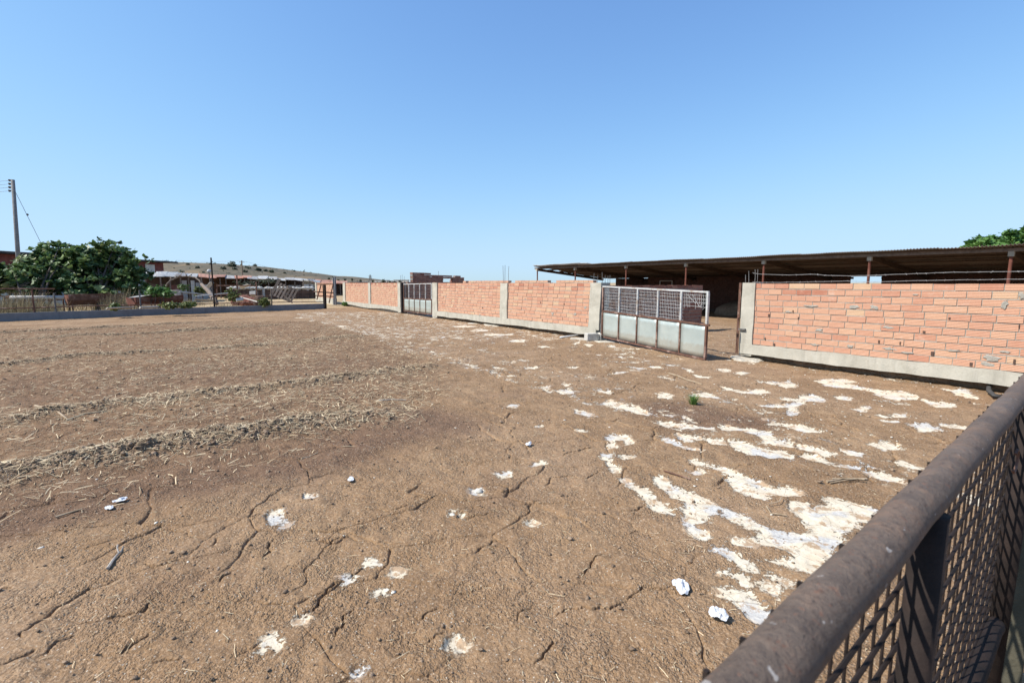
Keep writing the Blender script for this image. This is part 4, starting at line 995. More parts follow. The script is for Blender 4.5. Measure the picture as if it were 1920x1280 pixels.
# small weld studs on the bottom rail's near side
# weathered board standing just behind the lower rail
pk = thing('weathered_board', 'weathered olive grey board with nail stubs below the pipe barrier', 'board', RP(.7, 0, -.12))
mb = MB(); p0 = rp(1875, 1290, -.10); p1 = rp(1912, 1050, -.10); d = (p1 - p0).normalized()
mb.prism([p0 - d * .3, p1 + d * .25, p1 + d * .25 - Z3 * .16, p0 - d * .3 - Z3 * .16], RN * -.03); mb.build('plank', MAT['wood_olive'], pk)
for t in (.1, .45, .8):
    mb = MB(); q = p0.lerp(p1, t) - RN * .03 - Z3 * .01; mb.tube([q, q - RN * .018 + Z3 * .012], .0045, 6); mb.build('nail', MAT['rust_dark_shade'], pk)
# ------------------------------------------------------------------ far length of the wall with its open gateway
A = onwall(593); Bq = onwall(624)
wd = thing('brick_wall', 'farthest short length of brick wall, left of the open gateway, behind a rusty frame', 'wall', (A + Bq) / 2, 'lengths of the brick yard wall')
mb = MB(); mm = MB(); rng = random.Random(24); brick_run(mb, mm, A, Bq, ZB + .12, 10, PITCH, rng, tint=wall_tint(.1)); mb.build('brickwork', MAT['brick_salmon'], wd); mm.build('mortar', MAT['mortar'], wd)
ft = MB(); slab_rough(ft, A, Bq, N, -.06, .26, -.2, ZB + .1, rng, jz=.02); ft.build('footing', MAT['concrete_pale'], wd)
pillar('pillar', wd, 591.5, 594, .1, 1.72, 0, rng, q0=-.05)
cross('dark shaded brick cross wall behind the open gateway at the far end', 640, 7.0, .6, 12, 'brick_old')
tp = thing('gateway_post', 'tall dark grey post at the open gateway in the far wall', 'post', onwall(627))
for px, t in ((625, 521), (628, 519)):
    mb = MB(); a = onwall(px, -.1); mb.bar(a, wallhit(px, t, -.1), .10, .10, D); mb.build('post_half', MAT['concrete_grey'], tp)
# ------------------------------------------------------------------ concrete kerb wall and its fence
KD = (KB - KA); KD.z = 0; KL = KD.length; KD = KD / KL; KN = Vector((-KD.y, KD.x, 0))      # KN away from the camera
KP = Vector((KA.x, KA.y, 0))
kz = (hit(0, 587.5, KP, KN).z + hit(611, 569, KP, KN).z) / 2
mb = MB(); slab_rough(mb, KP, KP + KD * KL, KN, 0, .18, -.25, kz, random.Random(3), step=.5, jz=.006, jq=.004)
tag(mb.build('low_concrete_wall', MAT['concrete_grey']), 'long low grey concrete wall edging the field on the far left', 'wall')
def pf(px, py, off=.09): return hit(px, py, KP + KN * off, KN)
fe = thing('pipe_fence', 'thin rusty pipe fence standing on the low grey concrete wall', 'fence', pf(300, 580))
def pole(nm, a, b, r, mat, par, n=8):
    mb = MB(); mb.tube([a, b], r, n); return mb.build(nm, MAT[mat], par)
mb = MB(); mb.tube([pf(-60, 541.2), pf(30, 541.3), pf(103, 541.5)], .025, 6); mb.build('top_rail', MAT['rust'], fe)
mb = MB(); mb.tube([pf(-60, 579.5), pf(60, 577), pf(200, 572.6), pf(330, 570), pf(480, 567), pf(606, 565.6)], .026, 6); mb.build('lower_rail', MAT['rust'], fe)
def zk(px): return pf(px, 560).xy.to_3d() + Z3 * (kz - .02)
for px, yt, r, m in ((59.5, 541, .035, 'rust'), (101, 549, .035, 'iron_grey'), (261, 544, .035, 'iron_grey'), (395.5, 483, .04, 'rust_dark_shade'), (508, 541, .035, 'wood_grey'), (-40, 541, .03, 'rust')):
    p = pf(px, yt); b = Vector((p.x, p.y, kz - .02)); pole('post', b, p, r, m, fe)
p = pf(605.5, 534, .05); pole('post', Vector((p.x, p.y, kz - .02)), p, .035, 'rust_dark_shade', fe)
p = pf(609, 534, -.06); ep = thing('end_post', 'thick dark leaning end post at the right end of the low concrete wall', 'post', Vector((p.x, p.y, 0)))
mb = MB(); mb.bar(hit(610.5, 580, KP - KN * .06, KN) - Z3 * .1, p, .11, .11, KD); mb.build('shaft', MAT['rust_dark_shade'], ep)
mb = MB()
r = random.Random(5)
for i in range(9):
    px = -30 + i * 15; a = pf(px, 541.3); b = pf(px + r.uniform(-1, 1), 578); mb.tube([a, b], .006, 4, caps=False)
for i in range(46):
    px = 105 + i * 11; a = pf(px, 552 + (px > 300) * 2); b = pf(px + r.uniform(-2, 2), 573 - px * .012); mb.tube([a, b], .004, 4, caps=False)
for y in (549, 557, 564): mb.tube([pf(-30, y), pf(60, y - .2), pf(101, y - .5)], .005, 4, caps=False)
for y in (553, 560): mb.tube([pf(101, y), pf(261, y - .5), pf(395, y - 2), pf(508, y - 4), pf(605, y - 6)], .004, 4, caps=False)
mb.build('fence_wire', MAT['rust'], fe)
# ------------------------------------------------------------------ foliage
LOBE = [(0, -.5), (.22, -.42), (.5, -.3), (.32, -.02), (.46, .22), (.2, .2), (0, .55), (-.2, .2), (-.46, .22), (-.32, -.02), (-.5, -.3), (-.22, -.42)]
RHOM = [(0, -.5), (.34, -.05), (.2, .3), (0, .5), (-.2, .3), (-.34, -.05)]
def crown(name, mat, parent, blobs, tips, per, size, seed, shape=RHOM, spread=.16, hollow=.55):
    g = np.random.default_rng(seed)
    vol = np.array([b[1][0] * b[1][1] * b[1][2] for b in blobs]); k = g.choice(len(blobs), tips, p=vol / vol.sum())
    C = np.array([b[0] for b in blobs])[k]; Rr = np.array([b[1] for b in blobs])[k]
    d = g.normal(size=(tips, 3)); d /= np.linalg.norm(d, axis=1)[:, None]
    rr = hollow + (1.05 - hollow) * g.random(tips) ** .7; rr *= 1 + .30 * np.sin(d[:, 0] * 8 + seed + k) * np.sin(d[:, 2] * 7 + d[:, 1] * 6 + k) + .10 * g.normal(size=tips)
    T = C + d * Rr * rr[:, None]
    tb = np.clip(g.normal(.45, .2, tips), 0, 1)
    n = tips * per
    T = np.repeat(T, per, 0); O = np.repeat(d, per, 0); tb = np.repeat(tb, per)
    e = g.normal(size=(n, 3)); e[:, 2] *= .7; e = e * .9 + O * .7; e /= np.linalg.norm(e, axis=1)[:, None]     # petiole direction
    pos = T + e * spread * g.uniform(.4, 1.3, n)[:, None]
    nrm = np.stack([g.normal(0, .55, n), g.normal(0, .55, n), np.abs(g.normal(.8, .4, n))], 1) + O * .35; nrm /= np.linalg.norm(nrm, axis=1)[:, None]
    ay = e - nrm * (e * nrm).sum(1)[:, None]; ay /= np.linalg.norm(ay, axis=1)[:, None] + 1e-9; ax = np.cross(ay, nrm)
    sz = size * g.uniform(.5, 1.35, n)
    S_ = np.array(shape); m = len(S_)
    V = pos[:, None] + (ax[:, None] * S_[None, :, 0, None] + ay[:, None] * S_[None, :, 1, None]) * sz[:, None, None]
    V = V - nrm[:, None] * (np.abs(S_[None, :, 0, None]) * .35 * sz[:, None, None])
    off = np.array(ORG[parent.name])
    V = V.reshape(-1, 3) - off
    V[:, 2] = np.maximum(V[:, 2], .03 - off[2])
    o = mesh_np(name, V, np.arange(n * m).reshape(n, m), MAT[mat], np.clip(tb + g.normal(0, .14, n), 0, 1)); ORG[o.name] = Vector(off)
    o.parent = parent; return o
def limbs(parent, base, blobs, seed, r0=.09, nb=7, name='trunk'):
    g = random.Random(seed); mb = MB()
    for i in range(nb):
        c, rad = blobs[i % len(blobs)]
        e = Vector(c) + Vector((g.uniform(-.7, .7) * rad[0], g.uniform(-.7, .7) * rad[1], g.uniform(.1, .8) * rad[2]))
        s = Vector(base) + Vector((g.uniform(-.15, .15), g.uniform(-.15, .15), -.1))
        m1 = s.lerp(e, .35) + Vector((g.uniform(-.2, .2), g.uniform(-.2, .2), .25)); m2 = s.lerp(e, .7) + Vector((g.uniform(-.25, .25), g.uniform(-.25, .25), .2))
        mb.tube([s, m1, m2, e], [r0, r0 * .7, r0 * .45, r0 * .2], 7)
        for k in range(3):
            f = m1.lerp(m2, g.random()); q = f + Vector((g.uniform(-1, 1) * rad[0] * .6, g.uniform(-1, 1) * rad[1] * .6, g.uniform(.1, .7) * rad[2])); mb.tube([f, f.lerp(q, .5) + Z3 * .1, q], [r0 * .4, r0 * .25, r0 * .1], 5)
    return mb.build(name, MAT['bark'], parent, smooth=True)
def tree(name, label, base, blobs, tips, per, size, seed, mat='fig_leaf', shape=RHOM, group=None, nb=7, r0=.09, spread=.16, cat='tree', hollow=.55):
    t = thing(name, label, cat, base, group); limbs(t, base, blobs, seed, r0, nb); crown('crown', mat, t, blobs, tips, per, size, seed, shape, spread, hollow); return t
def E(px, py, Y, rx, ry, rz):   # blob from its centre pixel and depth, radii in photograph pixels (x, z) and metres (depth)
    return (tuple(dp(px, py, Y)), (rx * Y / F, ry, rz * Y / F))
b1 = [E(178, 508, 29, 56, 2.0, 40), E(218, 504, 29.5, 36, 1.6, 32), E(140, 502, 29, 42, 1.8, 36), E(188, 482, 29, 32, 1.3, 26), E(165, 535, 28, 60, 1.6, 22), E(250, 528, 29, 28, 1.2, 26), E(215, 466, 29.5, 18, .9, 14), E(236, 482, 29, 18, .9, 18)]
tree('fig_tree', 'big dark green fig tree with several stems behind the troughs', at(190, 588), b1, 1150, 11, .29, 1, nb=12, hollow=.45, cat='tree', group='fig trees beyond the low wall')
b2 = [E(72, 522, 27, 40, 1.7, 28), E(92, 496, 28, 30, 1.5, 30), E(42, 532, 27, 24, 1.2, 18), E(84, 472, 28.5, 16, .9, 13), E(112, 474, 28.5, 22, 1, 17), E(120, 520, 28, 38, 1.6, 32), E(58, 500, 27.6, 14, .8, 14)]
tree('fig_tree', 'second fig tree, in front of the utility pole, with lighter lower leaves', at(75, 592), b2, 760, 11, .28, 2, nb=9, hollow=.45, group='fig trees beyond the low wall')
b3 = [E(-6, 522, 26, 10, .7, 16), E(-30, 515, 26, 18, .9, 26)]
tree('fig_tree', 'dark bush cut by the left edge of the photo, beside the second fig tree', at(-20, 596), b3, 220, 12, .27, 3, nb=5, group='fig trees beyond the low wall')
b4 = [E(297, 546, 26.5, 13, .6, 8), E(310, 549, 26.5, 11, .5, 6), E(286, 550, 26.5, 8, .4, 6)]
tree('green_bush', 'small bright green bush beside the dark red trough with the white sheet', at(298, 590), b4, 110, 10, .15, 4, mat='bright_leaf', nb=5, r0=.03, spread=.1, cat='bush')
b5 = [E(1878, 462, 23, 34, 1.3, 18), E(1940, 460, 23, 38, 1.5, 26), E(1850, 464, 22.6, 20, .9, 11), E(1915, 486, 23, 55, 1.5, 18), E(1995, 462, 23.5, 44, 1.6, 28), E(1858, 453, 23, 14, .6, 7)]
bt = dp(1900, 530, 23.4); bt.z = 0
tree('fig_tree', 'bright green fig tree rising behind the shed roof at the right edge', bt, b5, 520, 12, .34, 5, mat='bright_leaf', shape=LOBE, nb=9, r0=.12, spread=.2)
# ------------------------------------------------------------------ weeds and dry grass beyond the low wall
def blades(n, fn, hmin, hmax, wd, name, mat, lab, seed, lean=.35):
    g = np.random.default_rng(seed); xs, ys = fn(g, n)
    z = fields(xs, ys, False)[0]; m = len(xs); a = g.uniform(0, 2 * math.pi, m); h = g.uniform(hmin, hmax, m) * (.5 + .9 * vn(xs * .7, ys * .7, seed))
    w = g.uniform(.6, 1.3, m) * wd; ln = np.abs(g.normal(0, lean, m)) * h
    s = np.stack([-np.sin(a), np.cos(a), np.zeros(m)], 1) * (w / 2)[:, None]; d = np.stack([np.cos(a), np.sin(a), np.zeros(m)], 1)
    p = np.stack([xs, ys, z - .02], 1); q = p + d * (ln * .35)[:, None]; q[:, 2] += h * .6; t = p + d * ln[:, None]; t[:, 2] += h
    V = np.stack([p - s, p + s, q + s * .7, q - s * .7, t + s * .15, t - s * .15], 1).reshape(-1, 3); b = np.arange(m)[:, None] * 6
    Fc = np.stack([b + np.array([0, 1, 2, 3]), b + np.array([3, 2, 4, 5])], 1).reshape(-1, 4)
    o = mesh_np(name, V, Fc, MAT[mat], np.repeat(g.random(m), 2)); tag(o, lab[0], lab[1], kind='stuff'); return o
def behind(g, n, s0=0, s1=1, q0=.25, q1=22, pw=1.6):
    s = (s0 + (s1 - s0) * g.random(n)) * KL; q = q0 + (q1 - q0) * g.random(n) ** pw
    x = KP.x + KD.x * s + KN.x * q; y = KP.y + KD.y * s + KN.y * q; k = vn(x * .5, y * .5, 9) > .3; return x[k], y[k]
sk = lambda px: (pf(px, 560) - KP).dot(KD) / KL
blades(15000, lambda g, n: behind(g, n, 0, sk(480)), .15, .55, .014, 'dry_grass', 'dry_grass', ('dry tan grass growing between the low wall and the scrap yard', 'grass'), 5)
blades(3800, lambda g, n: behind(g, n, sk(-60), sk(118), .6, 5, 1.2), .5, 1.15, .013, 'tall_dry_grass', 'dry_grass', ('tall bleached grass standing in front of the fig trees', 'grass'), 6)
blades(1600, lambda g, n: behind(g, n, sk(200), sk(262), 3, 9, 1.2), .5, 1.2, .013, 'tall_dry_grass', 'dry_grass', ('tall bleached grass between the two red troughs', 'grass'), 7)
for i, (px, py, Y, rx, rz, mat, lab) in enumerate([(436, 553, 30, 12, 11, 'weed_leaf', 'grey green thistle clump before the rusty mound of scrap'), (496, 566, 29, 10, 6, 'weed_leaf', 'yellow green weed at the wall foot left of the pallet'), (318, 572, 24.5, 16, 5, 'weed_leaf', 'yellow green weed under the right end of the dark red trough'),
        (352, 571, 25, 14, 4, 'weed_leaf', 'low yellow weed right of the dark red trough, at the low wall'), (215, 575, 23.5, 8, 4, 'weed_leaf', 'small green weed under the end of the rusty open trough'), (375, 545, 34, 10, 7, 'weed_leaf', 'pale green weed left of the leaning log'), (345, 538, 38, 9, 6, 'fig_leaf', 'dark green weed at the foot of the white roofed shack'), (648, 569.5, 35, 5, 2, 'bright_leaf', 'little green weed at the foot of the far brick wall'), (505, 527, 52, 20, 6, 'hill_leaf', 'grey green scrub in front of the long grey shack roof'), (460, 532, 50, 22, 7, 'hill_leaf', 'grey green scrub under the rusty shack roof')]):
    b = dp(px, py, Y); b.z = 0; t = thing('weed_clump', lab, 'weed', b); crown('leaves', mat, t, [E(px, py, Y, rx, rx * Y / F * .8, rz)], 60, 10, .13, 60 + i, RHOM, .08, .2)
# ------------------------------------------------------------------ scrap yard beyond the low wall
def trough(label, a, b, w, h, m_out, kind):
    a = Vector(a); b = Vector(b); d = (b - a).normalized(); n = Vector((-d.y, d.x, 0)).normalized()
    if n.y < 0: n = -n
    t = thing('feed_trough', label, 'trough', (a + b) / 2 - Z3 * ((a + b).z / 2), 'scrap feed troughs')
    L = b - a; prof = [(-w / 2, h), (-w / 2, h * .45), (-w / 4, 0), (w / 4, 0), (w / 2, h * .45), (w / 2, h)]
    mb = MB()
    for (q0, z0), (q1, z1) in zip(prof[:-1], prof[1:]):
        e = Vector((n.x * (q1 - q0), n.y * (q1 - q0), z1 - z0)); o = a + n * q0 + Z3 * z0; nn = e.cross(d).normalized() * .012
        mb.box(o, L, e, nn)
    mb.build('basin', MAT[m_out], t)
    for p in (a, b):
        mb = MB(); mb.prism([p + n * q + Z3 * z for q, z in prof], d * .02); mb.build('end_plate', MAT['rust_red'], t)
    mb = MB(); mb.tube([a - n * w / 2 + Z3 * h, b - n * w / 2 + Z3 * h], .03, 8); mb.build('rim', MAT['rust'], t)
    for f in (.06, .94):
        p = a.lerp(b, f)
        for s in (-1, 1):
            mb = MB(); mb.bar(p + n * (s * w * .35) + Z3 * (h * .3), Vector((p.x, p.y, -.05)) + n * (s * w * .5), .05); mb.build('leg', MAT['rust'], t)
    return t
trough('rusty open feed trough with a grey upper side, middle of three below the fig tree', dp(126, 572, 26), dp(230, 567.5, 28), .7, .55, 'rust', 0)
t3 = trough('dark red feed trough with a crumpled white sheet lying on top', dp(246, 573, 25.5), dp(336, 567, 28), .7, .42, 'rust_red', 1)
mb = MB(); P = [dp(240, 557, 25.3), dp(262, 555, 25.6), dp(284, 551, 26), dp(300, 556, 26.6), dp(318, 556.5, 27)]; b0 = 0
for p in P: mb.v += [tuple(p - Z3 * .03), tuple(p + Vector((-.25, .8, .03)))]
for i in range(4): mb.face((2 * i, 2 * i + 2, 2 * i + 3, 2 * i + 1))
o = mb.build('crumpled_sheet', MAT['white_sheet']); o.modifiers.new('s', 'SOLIDIFY').thickness = .01; tag(o, 'crumpled white metal sheet lying on the dark red trough', 'sheet')
t1 = thing('feed_pipe', 'long pale pipe on a rusty frame, leftmost of the three troughs', 'trough', dp(60, 575, 25.2).xy.to_3d(), 'scrap feed troughs')
a, b = dp(12, 558, 24.8), dp(120, 557.5, 25.8); mb = MB(); mb.tube([a, b], .10, 12); mb.build('pipe', MAT['white_sheet'], t1, smooth=True)
mb = MB(); mb.tube([a, a.lerp(b, .06)], .108, 12); mb.build('pipe_end', MAT['rust_red'], t1)
mb = MB(); mb.bar(dp(10, 563.5, 24.8), dp(118, 562.5, 25.8), .05); mb.bar(dp(10, 575, 24.8), dp(118, 574, 25.8), .05); mb.build('frame_bar', MAT['rust_red'], t1)
for px in (8, 16, 92, 118):
    mb = MB(); p = dp(px, 558, 24.8 + (px - 10) / 110); mb.bar(p, Vector((p.x, p.y, -.05)), .05); mb.build('frame_leg', MAT['rust_red'], t1)
mb = MB(); mb.bar(dp(116, 548, 26.5), dp(122, 557, 26.4), .05); tag(mb.build('metal_strip', MAT['galvanised']), 'short tilted metal strip sticking up at the left end of the rusty trough', 'strip')
# pallet leaning over the low wall
pc = dp(534, 548, 31.2); s = 31.2 / F; e1 = (Vector((.36, .0, .93)) + Vector((.1, .25, 0))).normalized(); e2 = (Vector((.90, .1, -.38))).normalized(); en = e1.cross(e2).normalized()
pa = thing('wooden_pallet', 'broken grey wooden pallet propped up on edge behind the low wall', 'pallet', Vector((pc.x, pc.y, 0)))
for k in range(7):
    q = -.66 + k * .21; w = .17 if k == 0 else .115; lg = .95 if k else 1.25
    mb = MB(); mb.cbox(pc + e2 * q + e1 * (.06 if k == 0 else 0), e1 * lg, e2 * w, en * .022, RNG.random()); mb.build('slat', MAT['wood_grey'], pa)
for v in (-.42, -.05, .40):
    mb = MB(); mb.cbox(pc + e1 * v + en * (.05 if en.y > 0 else -.05), e2 * 1.42, e1 * .09, en * .08, RNG.random()); mb.build('stringer', MAT['wood_grey'], pa)
mb = MB(); mb.cbox(pc + e1 * -.3 + e2 * .32, (e2 * .8 + e1 * -.28), e1 * .1, en * .03, .3); mb.build('loose_slat', MAT['wood_grey'], pa)
# leaning log and dead branch
mb = MB(); mb.tube([dp(378, 533, 33), dp(392, 547, 31), dp(401, 561, 30), dp(406, 569, 29.6)], [.10, .13, .14, .13], 9); tag(mb.build('leaning_log', MAT['wood_grey'], smooth=True), 'grey dead tree trunk leaning down to the right beside the tall thin post', 'log')
mb = MB(); mb.tube([dp(308, 541, 33), dp(314, 532, 33), dp(321, 525, 33.2), dp(334, 519.5, 33.5), dp(350, 518, 33.6), dp(366, 520, 33.4), dp(374, 526, 33.2), dp(380, 538, 33)], [.05, .06, .05, .045, .045, .045, .05, .05], 8)
for a, b in (((334, 519.5), (342, 511)), ((342, 519), (330, 514)), ((350, 518), (345, 509)), ((355, 518), (362, 511)), ((321, 525), (318, 518))): mb.tube([dp(*a, 33.4), dp((a[0] + b[0]) / 2 + 1, (a[1] + b[1]) / 2, 33.5), dp(*b, 33.7)], [.04, .025, .012], 5)
tag(mb.build('dead_branch', MAT['wood_grey'], smooth=True), 'pale arching dead branch in front of the white roofed shack', 'branch')
# shacks
def shack(label, x0, x1, yf, yf1, Yf, yb, yb1, Yb, mat, n=5, wall='dark_wall', seed=1, panels=()):
    g = random.Random(seed)
    a, b = dp(x0, yf, Yf), dp(x1, yf1, Yf + 4); c, d = dp(x0, yb, Yb), dp(x1, yb1, Yb + 4)
    t = thing('low_shack', label, 'shack', Vector(((a.x + b.x) / 2, Yf, 0)), 'old shacks behind the scrap yard')
    for i in range(n):
        f0, f1 = i / n, (i + 1) / n + .02; mb = MB(); j = g.uniform(-.07, .07); m = 8; b0 = 0
        P = [a.lerp(b, f0), a.lerp(b, f1), c.lerp(d, f1), c.lerp(d, f0)]
        P = [p + Z3 * (j + g.uniform(-.06, .06)) for p in P]; P[0] += Vector((0, g.uniform(-.4, .2), 0)); P[1] += Vector((0, g.uniform(-.4, .2), 0))
        for r_ in range(2):
            for k in range(m * 4 + 1):
                q0 = P[0].lerp(P[1], k / (m * 4)); q1 = P[3].lerp(P[2], k / (m * 4)); mb.v.append(tuple((q1 if r_ else q0) + Z3 * .02 * math.sin(k * math.pi / 2)))
        for k in range(m * 4): mb.face((k, k + 1, m * 4 + 2 + k, m * 4 + 1 + k))
        o = mb.build('roof_sheet', MAT[mat[i % len(mat)]], t); o.modifiers.new('s', 'SOLIDIFY').thickness = .012
    mb = MB(); e = (d - c); mb.box(Vector((c.x, c.y, -.1)), Vector((e.x, e.y, 0)), Vector((0, .15, 0)), Z3 * (min(c.z, d.z) - .05)); mb.build('back_wall', MAT[wall], t)
    for i in range(n + 1):
        p = a.lerp(b, i / n) + Vector((g.uniform(-.2, .2), .25, 0)); mb = MB(); mb.tube([Vector((p.x, p.y, -.1)), p - Z3 * .08], .06, 6); mb.build('post', MAT['wood_grey'], t)
    for f0, f1, zt, m_ in panels:
        p, q = a.lerp(b, f0), a.lerp(b, f1); mb = MB(); mb.box(Vector((p.x, p.y + .35, -.1)), Vector((q.x - p.x, q.y - p.y, 0)), Vector((0, .12, 0)), Z3 * (zt + .1)); mb.build('wall_panel', MAT[m_], t)
    return t
shack('low shack with a long white sheet metal roof behind the dead branch', 272, 370, 518, 518.5, 40, 509, 512, 44, ['white_sheet', 'white_sheet', 'white_sheet', 'grey_sheet'], 5, 'dark_wall', 1, [(.0, .28, 1.6, 'dark_wall'), (.36, .55, 1.5, 'rust_red'), (.62, .7, 1.9, 'grey_sheet'), (.80, .86, 1.9, 'stone_grey'), (.9, 1.0, 1.7, 'grey_sheet')])
shack('sagging shack with a rust red sheet roof behind the tall thin post', 372, 470, 521, 520.5, 52, 514, 516.5, 57, ['rust_sheet', 'rust_sheet', 'rust_sheet', 'grey_sheet', 'rust_sheet'], 6, 'dark_wall', 2, [(.0, .2, 1.5, 'stone_grey'), (.5, .68, 1.2, 'dark_wall')])
shack('long low shack with grey and white roof sheets behind the pallet', 466, 566, 521.5, 527, 54, 517, 522, 60, ['grey_sheet', 'white_sheet', 'grey_sheet', 'white_sheet'], 6, 'dark_wall', 3, [(.0, .3, 1.0, 'stone_grey'), (.35, .6, 1.2, 'dark_wall'), (.7, .95, 1.4, 'grey_sheet')])
shack('small shack with white sloping roof and side sheets left of the farthest brick wall', 566, 600, 523, 530, 56, 520.5, 526, 60, ['white_sheet', 'grey_sheet'], 3, 'white_sheet', 4, [(.0, .5, 1.5, 'white_sheet')])
shack('far rust red roof just above the farthest brick wall', 584, 650, 531, 531, 62, 524, 526, 70, ['rust_sheet'], 4, 'dark_wall', 5)
shack('far dark roof just above the far pink brick wall', 650, 690, 531.5, 531.5, 66, 529, 529, 70, ['dark_roof'], 2, 'dark_wall', 6)
# low dark retaining walls topped with stones
for lab, x0, x1, yt, Y, seed in (('low dark wall of upright sheets topped with pale stones right of the pallet', 497, 596, 541, 50, 1), ('low dark wall with stones on top behind the rusty rail frame', 425, 491, 541, 46, 2)):
    t = thing('dark_wall', lab, 'wall', dp((x0 + x1) / 2, 555, Y).xy.to_3d(), 'dark sheet walls in the scrap yard')
    a, b = dp(x0, yt, Y), dp(x1, yt, Y + 3); g = random.Random(seed); n = 22; mb = MB()
    for i in range(n):
        p, q = a.lerp(b, i / n), a.lerp(b, (i + 1) / n); mb.box(Vector((p.x, p.y + g.uniform(-.1, .1), -.1)), Vector((q.x - p.x, q.y - p.y, 0)), Vector((0, .12, 0)), Z3 * (p.z + g.uniform(-.1, .06)))
    mb.build('sheets', MAT['dark_wall'], t); mb = MB()
    for i in range(34):
        p = a.lerp(b, g.random()); rock(mb, (p.x, p.y + .1, p.z + .05), (g.uniform(.12, .35), .2, g.uniform(.08, .2)), i, 2, .3)
    mb.build('stones', MAT['stone_grey'], t)
# rusty rail frame, gate frame, boxes and scrap boards
fr = thing('rusty_rail_frame', 'rusty rail frame with two horizontal bars in the weeds right of the tall thin post', 'frame', dp(440, 560, 33).xy.to_3d())
for a, b in (((407, 535), (480, 536)), ((407, 552), (482, 552.5)), ((407, 533), (406, 562)), ((480, 528), (482, 560)), ((444, 516), (445, 545))):
    mb = MB(); mb.bar(dp(*a, 33), dp(*b, 33), .07); mb.build('bar', MAT['rust'], fr)
gf = thing('rusty_gate_frame', 'rusty pipe gate frame leaning before the farthest brick wall', 'gate', at(606, 569))
for a, b in (((602, 534), (594, 562)), ((624.5, 533), (617, 568)), ((588, 546.5), (626, 549)), ((592, 554), (626, 556)), ((593, 533), (625, 532.5))):
    mb = MB(); mb.tube([dp(*a, 36), dp(*b, 36)], .045, 6); mb.build('bar', MAT['rust'], gf)
mb = MB()
for k in range(5): rock(mb, dp(452 + k * 6, 553 + (k % 2), 36).xy.to_3d() + Z3 * .25, (.7, .5, .55 - .04 * k), 20 + k, 2, .3)
tag(mb.build('scrap_mound', MAT['rust_red']), 'low rust red mound of scrap right of the thistle clump', 'mound')
mb = MB(); p = dp(487, 550, 33); rock(mb, (p.x, p.y, .45), (.45, .35, .5), 5, 3, .25, .8); tag(mb.build('rusty_drum', MAT['dark_wall']), 'dark rusty crushed drum left of the pallet', 'drum')
def board(px0, py0, Y0, px1, py1, Y1, w, mat, lab, nm='scrap_board', th=.05):
    mb = MB(); a, b = dp(px0, py0, Y0), dp(px1, py1, Y1); mb.bar(a, b, w, th, (0, .3, 1)); tag(mb.build(nm, MAT[mat]), lab, 'board', 'pale scrap boards in the weeds')
board(336, 547, 29, 395, 553, 30, .16, 'white_sheet', 'long pale board running right from the dark red trough')
board(368, 555, 28, 432, 549, 31, .14, 'white_sheet', 'pale board crossing behind the leaning log')
board(366, 561, 27, 404, 564, 27.5, .45, 'white_sheet', 'flat white sheet at the foot of the leaning log', th=.02)
board(385, 543, 33, 398, 529, 33, .3, 'white_sheet', 'white pointed sheet propped up against the tall thin post', th=.02)
board(452, 557, 30, 484, 566, 29.5, .2, 'plaster', 'cream beam slanting down to the right before the red mound')
board(443, 563, 29, 456, 561, 29.2, .4, 'white_sheet', 'short white slab left of the cream beam', th=.15)
board(450, 539, 40, 468, 534, 40, .5, 'white_sheet', 'crumpled white sheet hung on the dark stone topped wall', th=.03)
board(470, 551, 35, 481, 550, 35, .35, 'grey_sheet', 'pale grey box side beside the dark drum', th=.3)
board(200, 578, 22.8, 250, 576, 23.6, .35, 'white_sheet', 'whitish board on the ground under the gap between the troughs', th=.03)
board(262, 576.5, 23.6, 296, 575, 24.2, .3, 'stone_grey', 'grey board lying under the dark red trough by the low wall', th=.06)
board(-10, 553, 26, 12, 556, 26.2, .06, 'rust', 'curved rusty bar at the left edge before the pale pipe')
mb = MB(); p = dp(392, 508.5, 46); rock(mb, p, (.19, .19, .19), 1, 3, .0); tag(mb.build('white_globe', MAT['white_sheet'], smooth=True), 'small round white tank just left of the tall thin post', 'globe')
mb = MB(); mb.tube([p - Z3 * .15, Vector((p.x, p.y, 0))], .04, 6); tag(mb.build('thin_mast', MAT['iron_grey']), 'thin mast that carries the round white tank', 'mast')
mb = MB(); c = dp(328, 541, 36); mb.cbox((c.x, c.y, .55), (.5, 0, 0), (0, .5, 0), (0, 0, 1.1)); mb.cbox((c.x, c.y, 1.13), (.6, 0, 0), (0, .6, 0), (0, 0, .06)); tag(mb.build('pale_cabinet', MAT['grey_sheet']), 'pale discarded cabinet standing under the dead branch', 'cabinet')
# ------------------------------------------------------------------ long barn behind the fig trees
ba = thing('long_barn', 'long dark barn with a black roof edge and maroon wall behind the fig trees', 'barn', (-41, 40, 0))
XB = -36.0; Y0, Y1 = 26.0, 50.6
mb = MB(); mb.box((XB - 9, Y0, -.1), (9, 0, 0), (0, Y1 - Y0, 0), (0, 0, 2.2)); mb.build('lower_wall', MAT['plaster'], ba)
mb = MB(); mb.box((XB - 8.97, Y0 + .03, 2.1), (8.94, 0, 0), (0, Y1 - Y0 - .06, 0), (0, 0, 1.62)); mb.build('upper_wall', MAT['maroon_paint'], ba)
mb = MB(); mb.box((XB - 10, Y0 - 1, 3.74), (10.6, 0, 0), (0, Y1 - Y0 + 2.3, 0), (0, 0, .16))
mb.build('roof', MAT['dark_roof'], ba)
for k in range(1):
    mb = MB(); mb.box((XB + .001, Y1 - 2.6, 2.75), (.03, 0, 0), (0, 1.25, 0), (0, 0, .75)); mb.build('wall_panel', MAT['plaster'], ba)
